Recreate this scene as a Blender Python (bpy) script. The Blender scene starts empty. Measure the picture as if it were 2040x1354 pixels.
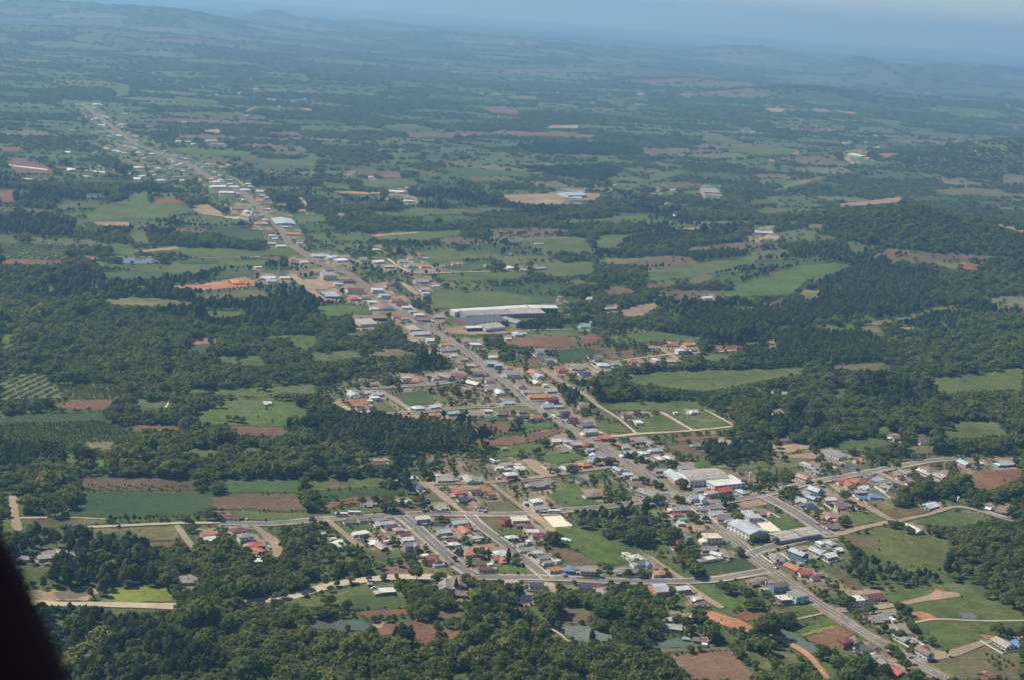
import bpy, math, random
import numpy as np
from mathutils import Matrix, Vector
from mathutils.geometry import delaunay_2d_cdt
random.seed(7)
RNG = np.random.default_rng(7)
S = bpy.context.scene
COL = S.collection

# ------------------------------------------------------------------ camera
CAM_H, FPX, Y0, ROLL = 470.0, 2900.0, 10.0, math.radians(4.0)
PITCH = math.atan((677 - Y0) * math.cos(ROLL) / FPX)
cam_d = bpy.data.cameras.new('camera')
cam = bpy.data.objects.new('camera', cam_d); COL.objects.link(cam)
cam_d.sensor_width = 36.0
cam_d.lens = FPX / 2040 * 36.0
cam_d.clip_start = 0.1; cam_d.clip_end = 120000
cam_d.dof.use_dof = True
cam_d.dof.focus_distance = 1500.0
cam_d.dof.aperture_fstop = 5.6
cam.matrix_world = (Matrix.Translation((0, 0, CAM_H)) @ Matrix.Rotation(math.pi / 2 - PITCH, 4, 'X')
                    @ Matrix.Rotation(ROLL, 4, 'Z'))
S.camera = cam

# ------------------------------------------------------------------ world, sun
SUN_EL = math.radians(52); SUN_AZ = math.atan2(-0.93, 0.36)      # azimuth from +Y towards +X
w = bpy.data.worlds.new('World'); S.world = w; w.use_nodes = True
nt = w.node_tree; nt.nodes.clear()
sky = nt.nodes.new('ShaderNodeTexSky'); sky.sky_type = 'NISHITA'; sky.sun_disc = False
sky.sun_elevation = SUN_EL; sky.sun_rotation = SUN_AZ
sky.altitude = 400; sky.air_density = 1.0; sky.dust_density = 0.0; sky.ozone_density = 4.0
bg = nt.nodes.new('ShaderNodeBackground'); bg.inputs[1].default_value = 0.076
wo = nt.nodes.new('ShaderNodeOutputWorld')
tint = nt.nodes.new('ShaderNodeMix'); tint.data_type = 'RGBA'; tint.blend_type = 'MULTIPLY'; tint.inputs[0].default_value = 1.0
tint.inputs[7].default_value = (.82, .90, .96, 1)   # hazy blue summer air
nt.links.new(sky.outputs[0], tint.inputs[6]); nt.links.new(tint.outputs[2], bg.inputs[0]); nt.links.new(bg.outputs[0], wo.inputs[0])
sd = bpy.data.lights.new('sun', 'SUN'); sun = bpy.data.objects.new('sun', sd); COL.objects.link(sun)
sd.energy = 4.3; sd.angle = math.radians(0.53); sd.color = (1.0, 0.95, 0.81)
sdir = Vector((math.sin(SUN_AZ) * math.cos(SUN_EL), math.cos(SUN_AZ) * math.cos(SUN_EL), math.sin(SUN_EL)))
sun.rotation_euler = sdir.to_track_quat('Z', 'Y').to_euler(); sun.location = (0, 0, 900)
S.view_settings.view_transform = 'Standard'; S.view_settings.look = 'None'
S.view_settings.exposure = 0.58; S.view_settings.gamma = 1.0
S.view_settings.use_curve_mapping = False
S.render.engine = 'CYCLES'
S.cycles.max_bounces = 3; S.cycles.diffuse_bounces = 2; S.cycles.glossy_bounces = 1
S.cycles.transmission_bounces = 1; S.cycles.volume_bounces = 0; S.cycles.transparent_max_bounces = 4
S.cycles.use_adaptive_sampling = True; S.cycles.adaptive_threshold = 0.03
S.cycles.use_denoising = True
try: S.cycles.denoiser = 'OPENIMAGEDENOISE'
except Exception: pass
S.cycles.caustics_reflective = False; S.cycles.caustics_refractive = False
HAZE_D, HAZE_C = 8.4e-5, (0.33, 0.64, 1.0)

# ------------------------------------------------------------------ object helpers
def link(name, me, parent=None, loc=None, rotz=0.0, mats=None):
    o = bpy.data.objects.new(name, me); COL.objects.link(o)
    if mats:
        for m in (mats if isinstance(mats, (list, tuple)) else [mats]): me.materials.append(m)
    if loc is not None: o.location = loc
    if rotz: o.rotation_euler = (0, 0, rotz)
    if parent is not None: o.parent = parent
    return o
def mesh(name, verts, faces, mat_idx=None, smooth=False):
    me = bpy.data.meshes.new(name)
    me.from_pydata([tuple(v) for v in verts], [], [tuple(f) for f in faces])
    if mat_idx is not None: me.polygons.foreach_set('material_index', mat_idx)
    if smooth: me.polygons.foreach_set('use_smooth', [True] * len(me.polygons))
    me.update(); return me
def fastmesh(name, V, F4, smooth=False):
    """V (n,3), F4 (m,k) numpy arrays -> mesh of k-gons."""
    me = bpy.data.meshes.new(name); k = F4.shape[1]
    me.vertices.add(len(V)); me.vertices.foreach_set('co', np.asarray(V, np.float32).ravel())
    me.loops.add(F4.size); me.loops.foreach_set('vertex_index', F4.astype(np.int32).ravel())
    me.polygons.add(len(F4)); me.polygons.foreach_set('loop_start', np.arange(len(F4), dtype=np.int32) * k)
    if smooth: me.polygons.foreach_set('use_smooth', np.ones(len(F4), bool))
    me.update(calc_edges=True); return me
def tag(o, label=None, cat=None, group=None, kind=None):
    if label: o['label'] = label
    if cat: o['category'] = cat
    if group: o['group'] = group
    if kind: o['kind'] = kind
    return o
def empty(name, loc, rotz=0.0):
    o = bpy.data.objects.new(name, None); COL.objects.link(o)
    o.location = loc; o.rotation_euler = (0, 0, rotz); o.empty_display_size = 1.0
    return o

# ------------------------------------------------------------------ value noise on world metres
def _hash(ix, iy, s):
    h = (ix * 374761393 + iy * 668265263 + s * 1442695041) & 0xffffffff
    h = ((h ^ (h >> 13)) * 1274126177) & 0xffffffff
    return ((h ^ (h >> 16)) & 0xffff) / 65535.0
def vnoise(x, y, sc, seed=0):
    x = np.asarray(x, float) / sc; y = np.asarray(y, float) / sc
    ix = np.floor(x).astype(np.int64); iy = np.floor(y).astype(np.int64)
    fx = x - ix; fy = y - iy
    fx = fx * fx * (3 - 2 * fx); fy = fy * fy * (3 - 2 * fy)
    a = _hash(ix, iy, seed); b = _hash(ix + 1, iy, seed); c = _hash(ix, iy + 1, seed); d = _hash(ix + 1, iy + 1, seed)
    return (a * (1 - fx) + b * fx) * (1 - fy) + (c * (1 - fx) + d * fx) * fy
def fbm(x, y, sc, seed=0, o=4):
    s = 0; a = .5; t = 0
    for i in range(o):
        s = s + a * vnoise(x, y, sc, seed + i * 17); t += a; a *= .5; sc *= .5
    return s / t

# ------------------------------------------------------------------ photograph pixel <-> ground
cR, sR, cP, sP = math.cos(ROLL), math.sin(ROLL), math.cos(PITCH), math.sin(PITCH)
def rays(px, py):
    u = np.asarray(px, float) - 1020; v = 677 - np.asarray(py, float)
    a = u * cR - v * sR; b = u * sR + v * cR
    return np.stack([a, FPX * cP + b * sP, -FPX * sP + b * cP], -1)
def project(x, y, z):
    x = np.asarray(x, float); y = np.asarray(y, float); z = np.asarray(z, float) - CAM_H
    f = y * cP - z * sP; b = y * sP + z * cP; f = np.maximum(f, 1e-3)
    a = x * FPX / f; b = b * FPX / f
    u = a * cR + b * sR; v = -a * sR + b * cR
    return u + 1020, 677 - v
def _bump(px, ytop, D, sx, sy, rot=0.0):
    r = rays(px, ytop); t = D / math.hypot(r[0], r[1])
    return (r[0] * t, r[1] * t, max(5.0, CAM_H + r[2] * t), sx, sy, rot)
HILLS = [_bump(1815, 416, 3330, 240, 250, .3), _bump(1960, 446, 3350, 340, 240, .1), _bump(1660, 500, 3150, 230, 230, .3),
         _bump(2070, 280, 5600, 380, 400, .2), _bump(1900, 312, 5400, 430, 360, .1), _bump(1720, 326, 5200, 360, 330, 0),
         _bump(1560, 352, 5000, 320, 380, 0),
         _bump(80, 2, 15500, 2600, 1500, 0), _bump(300, 16, 14500, 1300, 1100, 0), _bump(200, 60, 11000, 1300, 900, .2),
         _bump(540, 20, 18500, 420, 900, 0), _bump(620, 38, 18500, 700, 900, 0),
         _bump(770, 44, 20500, 900, 1200, 0), _bump(870, 60, 21000, 700, 1200, 0),
         _bump(700, 68, 15500, 700, 900, 0), _bump(900, 66, 16500, 900, 900, 0), _bump(1060, 76, 16500, 900, 900, 0), _bump(450, 52, 14500, 1000, 900, 0),
         _bump(1245, 95, 17000, 260, 500, 0), _bump(1120, 90, 15500, 800, 800, 0),
         _bump(1720, 114, 17500, 330, 500, 0), _bump(1790, 128, 15000, 380, 500, 0), _bump(1500, 92, 19000, 900, 900, 0), _bump(1950, 128, 18000, 900, 900, 0), _bump(1400, 160, 10500, 700, 600, .1),
         _bump(1620, 174, 9500, 500, 300, .1), _bump(1250, 130, 12000, 900, 500, .1), _bump(950, 110, 12500, 900, 600, .1)]
def height0(x, y):
    x = np.asarray(x, float); y = np.asarray(y, float)
    D = np.hypot(x, y)
    far = np.clip((D - 3600) / 6000, 0, 1); far = far * far * (3 - 2 * far)
    z = (fbm(x, y, 420, 3, 2) - .5) * (2.0 + 10 * far) + (fbm(x, y, 2600, 9, 3) - .5) * 130 * far + far * 10
    h = 0; wob = 1 + .10 * (fbm(x, y, 260, 31, 3) - .5)
    for cx, cy, H, sx, sy, rot in HILLS:
        dx = x - cx; dy = y - cy; c, s = math.cos(rot), math.sin(rot)
        q = ((dx * c + dy * s) / sx) ** 2 + ((-dx * s + dy * c) / sy) ** 2
        h = np.maximum(h, H * np.exp(-q * 1.0) * wob)
    return z * (1 - np.clip(h / 120, 0, .8)) + h
NLD, NLA = 1500, 1100
_ld = np.linspace(math.log(400), math.log(60000), NLD); _la = np.radians(np.linspace(-31, 31, NLA))
_a, _b = np.meshgrid(np.exp(_ld), _la, indexing='ij')
HTAB = height0(_a * np.sin(_b), _a * np.cos(_b))
def height(x, y):
    """Terrain height in metres: table for the sector in view, direct sum elsewhere."""
    x = np.asarray(x, float); y = np.asarray(y, float); sh = np.broadcast(x, y).shape
    x = np.broadcast_to(x, sh).ravel(); y = np.broadcast_to(y, sh).ravel()
    D = np.hypot(x, y); A = np.arctan2(x, y)
    u = (np.log(np.maximum(D, 1)) - _ld[0]) / (_ld[1] - _ld[0]); v = (A - _la[0]) / (_la[1] - _la[0])
    ok = (u >= 0) & (u < NLD - 1.001) & (v >= 0) & (v < NLA - 1.001)
    u = np.clip(u, 0, NLD - 1.001); v = np.clip(v, 0, NLA - 1.001)
    i = u.astype(int); j = v.astype(int); fu = u - i; fv = v - j
    r = (HTAB[i, j] * (1 - fv) + HTAB[i, j + 1] * fv) * (1 - fu) + (HTAB[i + 1, j] * (1 - fv) + HTAB[i + 1, j + 1] * fv) * fu
    if not ok.all(): r[~ok] = height0(x[~ok], y[~ok])
    return r.reshape(sh)
def at(px, py, z=0.0):
    """World point where the sight line of a photograph pixel meets the ground (raised by z)."""
    sh = np.shape(px); px = np.atleast_1d(np.asarray(px, float)); py = np.atleast_1d(np.asarray(py, float))
    r = rays(px, py); hz = np.hypot(r[:, 0], r[:, 1]); r = r / hz[:, None]
    D = np.geomspace(650, 30000, 260)
    lo = np.full(len(px), 30000.0); hi = lo.copy(); prev = np.full(len(px), 600.0); done = np.zeros(len(px), bool)
    for d in D:
        zz = CAM_H + r[:, 2] * d; g = height(r[:, 0] * d, r[:, 1] * d) + z
        hit = (zz <= g) & ~done
        lo[hit] = prev[hit]; hi[hit] = d; done |= hit; prev[:] = d
    for _ in range(18):
        m = (lo + hi) / 2; zz = CAM_H + r[:, 2] * m; g = height(r[:, 0] * m, r[:, 1] * m) + z
        b = zz <= g; hi = np.where(b, m, hi); lo = np.where(b, lo, m)
    P = np.stack([r[:, 0] * hi, r[:, 1] * hi], -1)
    return P if sh else P[0]
# ------------------------------------------------------------------ what stands where, read off the photograph (2040 x 1354 pixels)
ROADS = '''
main 9.5 asphalt 1925,1384 1879,1351 1813,1314 1720,1260 1678,1232 1633,1203 1567,1157 1529,1130 1503,1111 1465,1076 1413,1040 1380,1016 1352,990 1314,964 1280,942 1246,918 1169,872 1119,842 1089,824 1053,802 1029,778 999,754 979,741 947,713 899,680 877,668 833,644 789,614 751,592 720,566 688,544 639,526 609,508 575,484 559,460 539,436 511,410 487,388 469,377 429,362 405,347 381,330 337,315 300,300 270,288 242,266 210,243 192,231 171,210
avenue 11 asphalt 796,1027 813,1038 886,1103 915,1127 944,1148
street 8 asphalt 936,1025 952,1043 1019,1094 1079,1142 1090,1152
street 8 asphalt 920,1150 1085,1151 1240,1158 1320,1158 1410,1156 1470,1147 1519,1138 1538,1133
street 8 asphalt 440,1041 540,1043 639,1034 720,1030 791,1025 840,1023 999,1024 1099,1021 1125,1016 1191,1011 1240,1005 1284,997 1322,985 1345,986
street 8 asphalt 1372,1008 1433,1001 1489,991 1539,981 1589,967 1637,957 1720,942 1760,934 1839,920 1866,916 1905,913
avenue 12 asphalt 1517,986 1579,1018 1637,1056 1655,1066
street 8 asphalt 1494,1106 1502,1100 1559,1083 1637,1066 1664,1064
dirt_road 7 dirt 1664,1065 1720,1049 1780,1039 1839,1027 1899,1010 1939,1015 1999,1033 2040,1043
dirt_road 8 dirt 1654,965 1700,995 1740,1017 1780,1038
dirt_road 8 dirt 1748,940 1776,954 1804,968
dirt_road 9 dirt 1666,1216 1740,1211 1800,1203 1855,1191 1909,1182
dirt_road 8 dirt 1827,1316 1889,1303 1979,1277 2060,1271
track 3 pale 1817,1241 1869,1233 1959,1237 2050,1236
dirt_road 9 pale 905,1152 840,1149 739,1153 660,1166 580,1187 530,1195 476,1200 420,1205 346,1208 251,1204 181,1202 70,1201 0,1198
track 5 pale 440,1041 301,1044 214,1048 150,1051
track 2.5 pale 0,1033 120,1030 213,1034
dirt_road 7 dirt 25,985 30,1014 36,1058
dirt_road 6 dirt 352,1045 394,1104
dirt_road 9 dirt 505,1045 530,1066 548,1084 551,1110
dirt_road 7 dirt 643,1029 669,1049 709,1081 722,1090
dirt_road 7 dirt 852,965 886,990 926,1022
dirt_road 8 dirt 848,964 940,962 1010,957 1099,947 1159,938 1219,929 1252,921
dirt_road 8 dirt 979,963 1019,995 1055,1021 1099,1055 1103,1062
dirt_road 15 dirt 1047,914 1095,947
dirt_road 6 pale 1172,871 1240,867 1270,864 1370,858 1463,849
track 6 pale 1316,820 1380,857
track 4 pale 1403,816 1463,848
dirt_road 5 pale 1187,805 1239,838 1266,863
street 7 asphalt 739,827 837,820 920,812 1000,809 1049,806
street 6 asphalt 716,774 799,769 879,763 907,757
dirt_road 9 dirt 759,777 813,813 822,820
dirt_road 5 dirt 833,751 857,765
dirt_road 8 dirt 1079,733 1112,755 1159,781 1187,805
dirt_road 9 dirt 1163,723 1193,743
dirt_road 9 dirt 1311,690 1359,720
track 4 pale 1239,717 1339,705 1399,702 1527,693
track 4 pale 1060,659 1140,657
dirt_road 13 dirt 583,547 611,571 640,596
dirt_road 4 pale 511,406 559,409 635,412
track 7 pale 595,392 613,411
dirt_road 6 pale 770,515 818,543 892,544 1025,540
track 5 dirt 693,516 725,527
dirt_road 10 dirt 799,564 834,589
dirt_road 7 dirt 403,346 459,353 489,373
track 6 pale 289,334 359,330
track 5 pale 453,293 529,294
dirt_road 7 dirt 1368,1163 1390,1180 1439,1212
track 3 pale 1640,1221 1569,1238
dirt_road 7 dirt 1286,1104 1360,1153
dirt_road 5 red 1497,1261 1529,1265 1597,1295 1632,1330 1650,1354
track 4 pale 180,574 300,573
track 4 pale 180,517 244,512 400,514 520,513
track 7 dirt 1916,272 1904,284
track 9 dirt 480,228 510,214
track 4 pale 340,795 331,812
track 4 pale 1100,344 1170,342
'''
FIELDS = '''
grass 1762,1177 1820,1170 1890,1160 1925,1163 1960,1190 2000,1205 2040,1225 2060,1255 2000,1275 1960,1285 1890,1300 1860,1290 1830,1250 1800,1235 1790,1215 1770,1200
red 1800,1217 1840,1218 1868,1230 1850,1235 1815,1228
pondgrey 1911,1220 1930,1220 1948,1228 1945,1233 1922,1232 1912,1226
mud 1900,1244 1915,1244 1942,1254 1935,1257 1912,1252
fallow 1850,1322 1892,1306 1978,1282 2000,1290 2060,1305 2070,1384 1930,1380
red 1955,1262 1990,1270 1975,1277 1960,1272
red 1855,1185 1865,1172 1885,1178 1895,1184
olive 1700,1078 1745,1052 1790,1046 1850,1064 1900,1080 1880,1130 1820,1142 1764,1118 1725,1105
brown 1652,1132 1670,1132 1692,1150 1718,1174 1696,1172 1676,1158
brown 1678,1067 1700,1061 1760,1081 1745,1090 1700,1088
grass 1819,1042 1909,1017 1979,1031 1959,1041 1899,1053 1869,1049
soil 1909,948 1959,938 2025,934 2050,945 2019,958 1963,979 1935,969 1923,957
dry 1730,999 1776,993 1793,1007 1780,1015 1752,1015
brown 1760,1019 1819,1005 1851,1017 1811,1029 1779,1033
grass 1700,1020 1735,1022 1762,1037 1710,1046 1690,1035
soil 1714,952 1740,955 1734,970 1712,966
teal 1678,922 1694,920 1720,937 1700,941
fallow 1666,934 1676,930 1697,942 1680,944
grass 1660,876 1740,872 1780,880 1770,888 1720,898 1660,894
grass 1869,844 1899,838 1979,838 2011,866 1939,872 1879,874
burnt 1987,850 2019,850 2011,860
grass 1740,852 1772,848 1776,864 1744,864
dry 1804,888 1869,886 1859,904 1809,900
crop 1397,1126 1439,1112 1481,1110 1513,1128 1505,1136 1425,1145 1405,1142
lush 1342,1132 1360,1138 1391,1150 1366,1152
lush 1380,1164 1405,1162 1429,1178 1489,1204 1499,1212 1459,1214 1429,1202 1399,1180
soil 1455,1220 1511,1214 1539,1234 1489,1238 1463,1228
fallow 1515,1212 1563,1212 1575,1222 1539,1226
grass 1571,1208 1615,1202 1637,1218 1599,1232
red 1393,1214 1429,1220 1479,1236 1505,1254 1495,1262 1439,1244 1399,1230
teal 1525,1248 1559,1248 1619,1283 1631,1295 1609,1305 1595,1291 1551,1271
olive 1575,1241 1640,1228 1640,1236 1579,1252
grass 1579,1254 1640,1238 1640,1248 1595,1262
yellow 1595,1263 1640,1249 1675,1243 1670,1250 1600,1267
soil 1605,1269 1640,1257 1674,1247 1698,1256 1700,1263 1670,1273 1668,1285 1654,1297 1640,1287 1620,1280
teal 1286,1285 1326,1273 1380,1271 1391,1279 1439,1281 1445,1287 1300,1291
mud 1303,1292 1445,1288 1449,1294 1310,1300
soil2 1333,1307 1455,1295 1513,1354 1535,1384 1395,1384 1375,1345
olive 1417,1251 1439,1253 1479,1277 1459,1283 1425,1270
olive 1475,1297 1499,1295 1531,1315 1559,1331 1515,1339
fallow 1529,1293 1579,1299 1599,1319 1567,1327 1543,1309
lush 1640,1313 1652,1319 1670,1341 1660,1347 1640,1333
lush 1654,1299 1700,1299 1702,1309 1658,1305
lush 1640,1224 1674,1243 1640,1247
brown 936,1112 968,1112 980,1130 952,1136 942,1128
lush 984,1124 1039,1124 1066,1143 980,1143
dry 840,1124 890,1124 912,1140 840,1143
brown 1085,1088 1139,1094 1179,1116 1187,1124 1139,1126 1105,1104
lush 1109,1053 1155,1050 1209,1073 1255,1092 1262,1110 1240,1126 1190,1120 1160,1098 1120,1085 1100,1065
tan 1081,1158 1099,1159 1119,1172 1107,1182 1079,1172
dry 1119,1164 1145,1165 1163,1180 1125,1174
tan 1022,1192 1032,1182 1047,1179 1062,1182 1072,1192 1066,1203 1047,1207 1030,1203
ponddark 1028,1193 1034,1186 1047,1183 1060,1186 1066,1193 1061,1200 1047,1202 1034,1200
olive 950,1196 988,1192 994,1212 960,1220 952,1208
lush 1039,1212 1069,1210 1099,1241 1075,1241
brown 1119,1212 1163,1206 1179,1224 1167,1243 1119,1241 1097,1228
teal2 1111,1250 1163,1244 1237,1275 1159,1279 1127,1264
olive 1080,1245 1093,1248 1132,1279 1100,1278
pale 1094,1248 1098,1247 1138,1277 1133,1279
soil 745,1256 770,1241 815,1235 856,1237 872,1262 866,1275 845,1286 820,1265 790,1262 760,1266
soil 872,1250 924,1254 904,1274 878,1264
fallow 850,1216 952,1220 924,1228 872,1236
olive 900,1337 930,1339 960,1370 895,1370
grass 552,1197 619,1189 699,1171 735,1164 779,1166 807,1184 811,1210 707,1214 659,1204 619,1210 580,1202
crop2 675,1198 709,1186 787,1181 811,1208 709,1214
soil 705,1222 735,1215 813,1213 831,1222 767,1231 729,1229
tan 742,1243 760,1236 770,1240 752,1254
pond 610,1240 659,1231 699,1232 723,1240 745,1248 731,1258 679,1256 639,1252 611,1248
soil2 761,1128 803,1126 807,1136 845,1138 875,1144 840,1147 773,1148
olive 721,1096 803,1096 799,1112 759,1116
dry 606,1158 640,1155 650,1168 610,1176
grass 0,1036 26,1035 28,1059 0,1066
fallow 48,1032 213,1035 211,1042 93,1052 43,1042
dry 188,1053 350,1048 360,1074 294,1077 226,1064 191,1064
soil 299,1080 350,1079 349,1089 294,1092
olive 38,1127 105,1127 75,1160 45,1162
fallow 196,1112 243,1109 241,1127 216,1124
mudtan 30,1176 90,1175 181,1170 198,1166 196,1180 176,1195 125,1197 40,1197
mud 105,1180 141,1172 183,1172 181,1186 151,1193 118,1194
yellow 221,1170 324,1168 349,1190 342,1199 198,1198 213,1187
olive 186,1212 326,1213 290,1222 230,1226
olive 88,1237 161,1235 151,1250 95,1255
orchard1 0,744 89,745 128,792 0,796
orchard2 111,765 230,767 255,791 131,793
olive 106,760 244,764 248,767 112,764
soil 97,809 131,797 233,796 206,818 155,815
grass 259,796 328,798 333,811 306,814 266,807
grass 348,774 508,773 630,765 627,784 560,781 520,790 440,787 363,783
cropola 0,845 199,840 239,847 272,879 0,885
crop 0,826 199,820 217,839 0,843
pondgrey 0,820 13,824 9,832 0,833
dry 153,879 230,880 221,898 188,896
lime 153,933 177,924 184,911 210,913 206,927 188,934
grass 124,896 166,902 155,927 128,920
brownrow 157,951 385,951 394,977 159,976
crop 151,979 421,981 426,996 405,1018 377,1026 213,1031 118,1028 150,1010
brown 244,847 440,844 332,860 266,862
soil 450,848 560,851 580,868 470,866
lush 401,819 435,798 526,794 563,798 609,814 627,833 579,830 586,850 540,850 449,846 380,839 385,825
grass 354,891 440,898 440,913 365,904
grass 474,892 544,890 500,906 476,902
lush 667,912 747,908 739,918 699,920
croprow 444,955 600,954 596,980 452,981
grass 600,954 769,952 763,968 619,979
brown 639,967 699,954 679,972
crop 625,981 805,971 803,984 659,997
soilrow 430,988 526,985 593,984 609,1015 568,1019 500,1013 430,1014 418,1005
soil 623,1013 659,999 715,989 767,987 759,997 679,1005 639,1017
grass 450,1016 569,1022 639,1020 719,1007 759,1010 780,1020 650,1027 630,1030 560,1037 490,1035
soil 787,1009 840,1007 840,1020 799,1020
grass 685,1043 735,1041 763,1053 719,1057
soil 940,844 964,842 964,858 944,864
soil 970,842 1009,840 1023,854 1003,866 968,854
soil 936,878 999,870 1117,855 1123,858 1079,876 1019,886 944,888
lush 1015,840 1095,840 1103,851 1049,860
grass 940,834 1005,828 1015,836 968,840
orchard2 840,832 916,836 940,846 880,854 840,850
grass 986,890 1079,882 1097,894 1089,900 1003,910 988,898
lush 1079,908 1129,896 1163,914 1099,926
soil 932,918 946,918 940,930
burnt 948,918 978,917 968,923
fallow 840,980 876,985 890,998 840,994
red2 954,966 974,968 988,980 960,980
fallow 968,1001 1015,998 1039,1018 992,1020 978,1011
grass 926,1011 966,1009 990,1020 932,1020
lush 1109,966 1139,952 1167,985 1201,1007 1129,1007 1095,990
dry 1097,954 1119,952 1129,968 1113,976
brown 946,1029 999,1028 1023,1049 980,1053 964,1045
crop 840,1037 886,1039 888,1049 852,1047
grass 980,1053 1039,1053 1041,1065 996,1067
sand 1081,1028 1117,1026 1142,1047 1103,1050
grass 1268,840 1318,824 1372,856 1274,861
grass 1322,818 1400,819 1451,846 1392,854
brown 1320,888 1375,884 1403,900 1379,914 1360,902
soil 1352,870 1435,866 1431,872 1340,880
tan 1523,886 1569,882 1615,884 1611,892 1567,902 1535,894
tan 1567,906 1619,900 1629,908 1625,914 1579,912
dry 1537,913 1619,915 1575,934 1545,930
lush 1380,916 1400,912 1419,928 1388,932
grass 1419,932 1499,924 1539,926 1479,938 1459,934
tan 1461,1003 1511,993 1531,1004 1479,1013
grass 1493,1031 1559,1021 1605,1046 1557,1055 1535,1039
sand 1505,1039 1533,1038 1557,1057 1535,1059 1519,1053
paved 1260,988 1312,984 1336,990 1330,1000 1258,1002
dry 1308,956 1324,952 1352,966 1380,976 1352,981
paved 1370,966 1406,962 1410,978 1384,982
tan 1376,1045 1402,1043 1408,1053 1391,1061 1376,1059
red2 1617,1035 1645,1031 1645,1042
crop 1110,696 1151,692 1197,699 1163,715 1112,723
soil 1000,676 1056,672 1096,672 1120,668 1155,688 1120,692 1060,690 1000,684
soil 1150,668 1207,672 1180,682 1166,684
soil 1164,692 1191,688 1239,715 1223,715 1199,699
soil 1231,698 1251,696 1271,713 1245,713
brown 1048,712 1080,710 1096,729 1056,732
grass 1064,662 1144,660 1152,671 1100,671
grass 1239,668 1299,662 1400,674 1369,682 1329,678 1279,682
grass 1233,753 1299,741 1400,736 1486,735 1597,731 1603,744 1527,757 1447,773 1400,778 1330,773 1270,765
grass 1190,806 1259,797 1379,799 1402,812 1395,818 1300,818 1215,817
crop2 1000,590 1100,590 1104,604 1000,608
grass 852,577 999,583 1060,593 1060,606 898,616 847,617 866,596
grass 871,549 1025,542 1060,545 1025,556 892,561
grass 850,500 972,500 1004,513 919,519 855,524 834,516
crop2 879,532 972,521 999,532 919,541
fallow 1114,562 1148,558 1199,566 1163,569
brown 1199,580 1231,568 1267,580 1259,586 1209,588
brown 1279,570 1349,562 1339,572 1299,576
fallow 1365,562 1399,546 1425,551 1400,564 1379,566
grass 1319,536 1420,520 1500,512 1518,516 1440,540 1360,555 1280,562 1290,545
lush 1500,557 1593,533 1670,522 1702,536 1659,549 1630,549 1606,560 1580,586 1548,590 1445,592 1441,585
brown 1505,607 1559,598 1562,611 1527,617
dry 1441,617 1505,612 1502,623 1448,625
dry 1590,579 1635,579 1629,601 1606,607
brown 1616,649 1660,647 1664,655 1629,660
grass 1641,658 1702,642 1705,661 1654,668
dry 1711,646 1813,630 1860,614 1914,606 1908,611 1857,623 1816,636 1746,649
dry 1714,652 1743,649 1765,665 1718,661
tan 1781,653 1829,653 1806,658
fallow 1635,728 1756,720 1768,731 1762,741 1654,735
grass 1854,753 1908,747 2050,729 2050,779 1940,779 1876,785 1860,779
grass 1648,773 1692,769 1679,795 1670,795
soil 1419,687 1470,685 1485,694 1419,698
fallow 1476,681 1511,681 1514,692 1492,694
pondblue 1463,708 1492,707 1489,714 1467,715
grass 1400,704 1457,706 1451,719 1400,720
dry 1859,522 1912,525 1909,541 1872,530
red2 1912,522 1957,528 1952,538 1917,538
dirt 1659,408 1739,400 1792,392 1798,403 1739,408 1675,413
fallow 1846,382 1925,374 1992,379 2000,387 1899,389
olive 1500,400 1548,395 1553,403 1500,408
grass 1500,419 1574,416 1577,421 1526,427
dry 1566,366 1649,350 1652,352 1542,382
fallow 1598,451 1641,447 1636,456 1606,455
tan 1965,441 2050,462 2050,470 1989,451
red2 1747,307 1790,307 1766,315
soil 1018,270 1106,262 1154,265 1149,270 1088,271
tan 1085,255 1106,250 1149,251 1160,257
grass 1292,350 1346,339 1372,342 1314,360 1298,360
olive 1393,278 1425,265 1479,283 1473,288 1415,283
brown 1268,342 1314,340 1300,346
mudtan 1000,390 1080,387 1112,382 1197,387 1186,399 1128,400 1120,408 1077,409 1016,403
brown 1295,368 1354,363 1409,368 1338,376
grass 1346,382 1391,379 1388,389
grass 1175,440 1226,432 1292,431 1287,437 1186,441
grass 1183,483 1197,469 1239,467 1282,468 1234,485 1239,496 1191,496
olive 1024,483 1080,477 1170,477 1175,493 1120,493 1066,496
dirt 1343,456 1412,453 1393,459
dry 1181,520 1324,512 1322,517 1239,528 1186,528
grass 1069,525 1181,522 1186,544 1133,554 1085,549
brown 1473,549 1513,538 1513,546 1479,554
soil 751,341 799,343 802,355 767,355
brown 695,339 751,339 754,348 711,348
brown 807,343 871,346 866,351
brown 932,354 1012,354 1025,359 945,362
crop2 874,335 935,335 1060,346 1060,352 919,348
grass 722,359 812,358 839,370 759,375 717,370
grass 632,363 690,367 703,378 653,374
tan 661,381 759,384 757,388 669,386
olive 770,422 839,415 972,418 959,426 775,431
grass 738,468 839,462 919,460 913,471 826,479 754,479
dirt 738,468 839,462 825,466 745,472
grass 664,471 711,474 725,481 680,481
grass 584,428 653,428 648,441 594,447
fallow 653,495 687,493 685,500
grass 300,492 428,494 499,500 579,494 591,507 519,512 380,512 360,504
grass 200,413 293,385 299,403 373,407 383,423 309,439 258,435 158,445
soil 301,397 329,395 373,401 371,406 303,405
tan 382,410 412,408 440,424 444,432 420,430 386,424
pale 436,433 479,432 475,438
crop 416,456 471,454 527,460 525,478 491,480 440,468
crop 350,520 436,520 430,526 360,526
grass 438,520 535,520 531,528 479,532 444,528
grass 280,530 400,533 428,535 360,551 320,548
soil 521,514 565,514 547,522
crop2 400,561 440,546 519,544 499,549 463,555
red 342,571 440,561 465,555 509,559 507,571 420,579 360,579
fallow 360,597 420,587 479,581 523,579 533,591 420,597
dry 202,596 297,593 387,604 379,613 225,610
tan 605,557 675,559 679,571 649,577 623,579
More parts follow.
